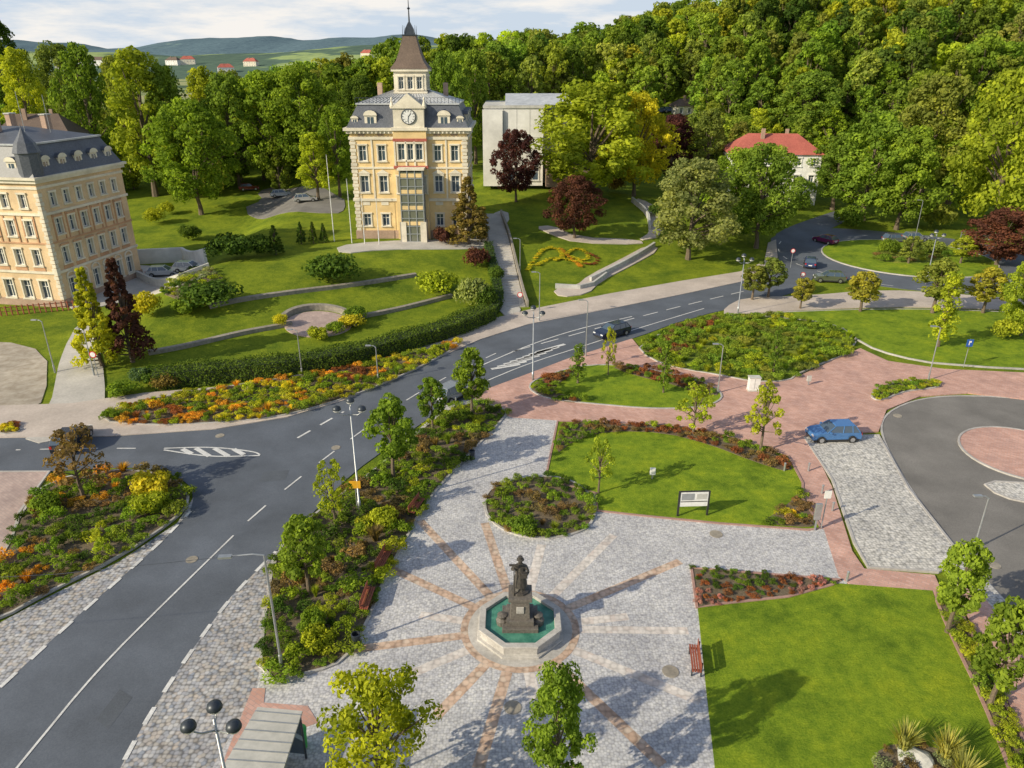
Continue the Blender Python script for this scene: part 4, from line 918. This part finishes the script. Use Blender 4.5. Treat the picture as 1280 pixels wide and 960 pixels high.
def sign(u,vb,ht,kind,name):
    P=G(u,vb); m_=MB(Matrix.Translation(P+Z*.08)); m_.tube([(0,0,0),(0,0,ht)],[.035,.035],6,'metal')
    if kind=='P': m_.ob((0,-.05,ht-.4),(.32,0,0),(0,.015,0),(0,0,.38),'blue'); m_.ob((-.06,-.07,ht-.4),(.04,0,0),(0,.005,0),(0,0,.22),'signw'); m_.ob((.05,-.07,ht-.27),(.08,0,0),(0,.005,0),(0,0,.09),'signw')
    elif kind=='Y': m_.ob((0,-.05,ht-.3),(.38,0,0),(0,.015,0),(0,0,.28),'yelp')
    else:
        X_=Matrix.Translation(P+Vector((0,-.05,ht+.2)))@Matrix.Rotation(math.radians(90),4,'X')
        old=m_.X; m_.X=X_; m_.lathe([(.34,-.01),(.34,.01),(0,.01)],(0,0,0),20,'redp'); m_.lathe([(.25,.011),(.25,.02),(0,.02)],(0,0,0),20,'signw'); m_.X=old
    m_.obj(name)
sign(1204,460,3.0,'P','parking_sign'); sign(123,472,2.2,'R','traffic_sign'); sign(447,640,2.4,'Y','yellow_bus_sign'); sign(988,335,2.4,'R','traffic_sign'); sign(650,392,2.2,'R','traffic_sign'); sign(1000,365,2.2,'R','traffic_sign')
for u,v in ((1058,728),(1027,618),(1040,640),(1010,590),(570,507),(980,590)):
    P=G(u,v); m_=MB(Matrix.Translation(P+Z*.08)); m_.lathe([(.07,0),(.07,.6),(.085,.62),(.085,.68),(0,.74)],(0,0,0),10,'metal'); m_.obj('bollard')
BS=MB(); q=[G(322,884,2.7),G(378,889,2.7),G(350,975,2.7),G(272,970,2.7)]
q=[Vector((p.x,p.y,0)) for p in q]; c_=(q[0]+q[1]+q[2]+q[3])/4
BS.add([p+Z*2.62 for p in q]+[p+Z*2.72 for p in q],[(0,1,2,3),(7,6,5,4),(0,1,5,4),(1,2,6,5),(2,3,7,6),(3,0,4,7)],'conc')
for p in q: d=(c_-p)*.08; BS.tube([p+d,p+d+Z*2.62],[.05,.05],6,'dark')
for p_,q_ in ((q[0],q[3]),(q[0],q[1])):
    a=p_+(c_-p_)*.09; b=q_+(c_-q_)*.09; BS.ob((a+b)/2+Z*1.3,(b-a)/2,(c_-p_).normalized()*.01,(0,0,.95),'glass')
for i in range(7):
    a=q[0].lerp(q[3],(i+.5)/7); b=q[1].lerp(q[2],(i+.5)/7); BS.ob((a+b)/2+Z*2.74,(b-a)/2,(q[3]-q[0]).normalized()*.02,(0,0,.018),'metal')
BS.obj('bus_shelter')
P=G(378,935); m_=MB(Matrix.Translation(P+Z*.1)); m_.lathe([(.24,0),(.28,.95),(.3,.97),(.3,1.05),(.15,1.12),(0,1.13)],(0,0,0),14,'greenp'); m_.obj('green_waste_bin')
# ---------------------------------------------------------------- cars
def car(u,v,an,col,L=4.1,est=False,name='parked_car'):
    P=G(u,v); k='car_%d'%len(M); m,nt,b=newmat('car_paint'); b.inputs['Base Color'].default_value=(*col,1); b.inputs['Roughness'].default_value=.25; b.inputs['Metallic'].default_value=.3; b.inputs['Coat Weight'].default_value=.6; M[k]=m
    e=empty(name); e.location=P+Z*.03; e.rotation_euler=(0,0,an)
    W_=.87; m_=MB()
    pr=[(-.5,.32),(-.505,.62),(-.485,.86),(-.45,.95),(.2,.95),(.4,.86),(.485,.7),(.505,.5),(.5,.3)]
    vs=[];n=len(pr)
    for s in (-1,1):
        for x,z in pr: vs.append((x*L,s*W_*(1 if z<.8 else .95)*(1-.12*max(0,abs(x)-.38)/.12),z))
    fs=[(i,i+1,n+i+1,n+i) for i in range(n-1)]+[(n-1,0,n,2*n-1),tuple(range(n)),tuple(range(n,2*n))]
    m_.add(vs,fs,k); 
    rb=-.47; zt=1.47
    m_.add([(-.36*L,-W_*.74,zt-.03),(.06*L,-W_*.74,zt-.03),(.06*L,W_*.74,zt-.03),(-.36*L,W_*.74,zt-.03),(-.35*L,-W_*.7,zt+.02),(.04*L,-W_*.7,zt+.02),(.04*L,W_*.7,zt+.02),(-.35*L,W_*.7,zt+.02)],[(0,3,2,1),(4,5,6,7),(0,1,5,4),(1,2,6,5),(2,3,7,6),(3,0,4,7)],k)
    for s in (-1,1):
        for xb,xt in ((rb+.02,-.355),(.215,.055),(-.1,-.12),(-.3,-.29)):
            m_.tube([(xb*L,s*W_*.93,.93),(xt*L,s*W_*.735,zt-.02)],[.045,.035],5,k)
        m_.box(.17*L-.08,.17*L+.08,W_ if s>0 else -W_-.16,W_+.16 if s>0 else -W_,.95,1.08,k)
    m_.obj('body',e,.05)
    g_=MB(); a,b_=W_*.92,W_*.73
    g_.add([(rb*L,-a,.93),(.22*L,-a,.93),(.22*L,a,.93),(rb*L,a,.93),(-.36*L,-b_,zt-.035),(.06*L,-b_,zt-.035),(.06*L,b_,zt-.035),(-.36*L,b_,zt-.035)],[(4,5,6,7),(0,1,5,4),(1,2,6,5),(2,3,7,6),(3,0,4,7)],'glass'); g_.obj('windows',e)
    w_=MB()
    for x in (-.31,.32):
        for s in (-1,1):
            w_.tube([(x*L,s*(W_-.2),.32),(x*L,s*(W_+.015),.32)],[.32,.32],18,'tyre'); w_.tube([(x*L,s*(W_-.1),.32),(x*L,s*(W_+.022),.32)],[.19,.19],12,'rim')
    for s in (-1,1):
        w_.ob((.487*L,s*W_*.68,.66),(.03,0,0),(0,.17,0),(0,0,.07),'headl'); w_.ob((-.497*L,s*W_*.76,.78),(.02,0,0),(0,.1,0),(0,0,.11),'taill')
    w_.ob((.505*L,0,.42),(.01,0,0),(0,.45,0),(0,0,.07),'black'); w_.ob((-.508*L,0,.6),(.008,0,0),(0,.25,0),(0,0,.06),'signw'); w_.box(-.46*L,.46*L,-W_+.08,W_-.08,.18,.33,'black'); w_.obj('wheels_and_lights',e)
car(1040,549,math.radians(183),(.08,.22,.5),4.0); car(765,420,ang((850,392),(700,432)),(.025,.035,.07),4.4,name='moving_car'); car(568,497,ang((520,520),(600,482)),(.3,.33,.36),4.3,name='moving_car')
car(352,246,math.radians(20),(.6,.63,.66),4.5); car(382,252,math.radians(15),(.55,.55,.56),4.3); car(205,345,math.radians(8),(.7,.7,.7),4.5); car(238,340,math.radians(-4),(.68,.68,.68),4.5)
car(1012,333,math.radians(70),(.04,.06,.14),4.2,name='moving_car'); car(1031,304,math.radians(120),(.2,.03,.12),4.2,name='moving_car'); car(1036,352,math.radians(170),(.12,.14,.1),4.2,name='moving_car')
car(1118,303,.1,(.15,.16,.2)); car(1143,301,.1,(.3,.32,.35)); car(312,238,.3,(.2,.03,.03)); car(92,556,math.radians(95),(.02,.02,.025))
for i in range(5): car(800+i*9,140+i%2,.2+random.random()*.2,random.choice([(.5,.5,.5),(.1,.15,.3),(.4,.05,.04)]))
# ---------------------------------------------------------------- light, sky, camera
el=math.radians(27); saz=Vector((-.87,-.49,0)).normalized()
sd=Vector((saz.x*math.cos(el),saz.y*math.cos(el),math.sin(el)))
L=bpy.data.lights.new('sun','SUN'); L.energy=5; L.angle=math.radians(.5); L.color=(1,.89,.66); lo=bpy.data.objects.new('sun',L); lo.rotation_euler=sd.to_track_quat('Z','Y').to_euler(); COL.objects.link(lo)
w=bpy.data.worlds.new('World'); SC.world=w; w.use_nodes=True; nt=w.node_tree; bg=nt.nodes['Background']
sk=N(nt,'ShaderNodeTexSky'); sk.sky_type='NISHITA'; sk.sun_disc=False; sk.sun_elevation=el; sk.sun_rotation=math.atan2(saz.x,saz.y)%(2*math.pi); sk.dust_density=2.0; sk.air_density=1.0
tc=N(nt,'ShaderNodeTexCoord'); mp=N(nt,'ShaderNodeMapping'); mp.inputs['Scale'].default_value=(2.2,2.2,12); nt.links.new(tc.outputs['Generated'],mp.inputs[0])
sz=N(nt,'ShaderNodeSeparateXYZ'); nt.links.new(tc.outputs['Generated'],sz.inputs[0])
band=N(nt,'ShaderNodeMapRange'); band.inputs[1].default_value=.1; band.inputs[2].default_value=.34; band.inputs[3].default_value=1; band.inputs[4].default_value=.1; nt.links.new(sz.outputs[2],band.inputs[0])
base=mix(nt,sk.outputs[0],(4.7,5.4,6.2),band.outputs[0])
cf=noise(nt,mp.outputs[0],2.6,7,.6); cr=ramp(nt,cf,[(.44,(0,0,0)),(.6,(1,1,1))])
mu=N(nt,'ShaderNodeMath',operation='MULTIPLY'); nt.links.new(cr,mu.inputs[0]); nt.links.new(band.outputs[0],mu.inputs[1])
cc=mix(nt,base,(7.2,6.95,6.6),mu.outputs[0]); nt.links.new(cc,bg.inputs[0]); bg.inputs[1].default_value=.13
SC.view_settings.view_transform='Standard'; SC.view_settings.look='None'; SC.view_settings.exposure=0
cam=bpy.data.cameras.new('camera'); cam.sensor_width=36; cam.lens=F/1280*36; cam.clip_end=12000; co=bpy.data.objects.new('camera',cam); co.location=(0,0,CH); co.rotation_euler=(math.pi/2-PT,0,0); COL.objects.link(co); SC.camera=co
print('objects',len(bpy.data.objects))
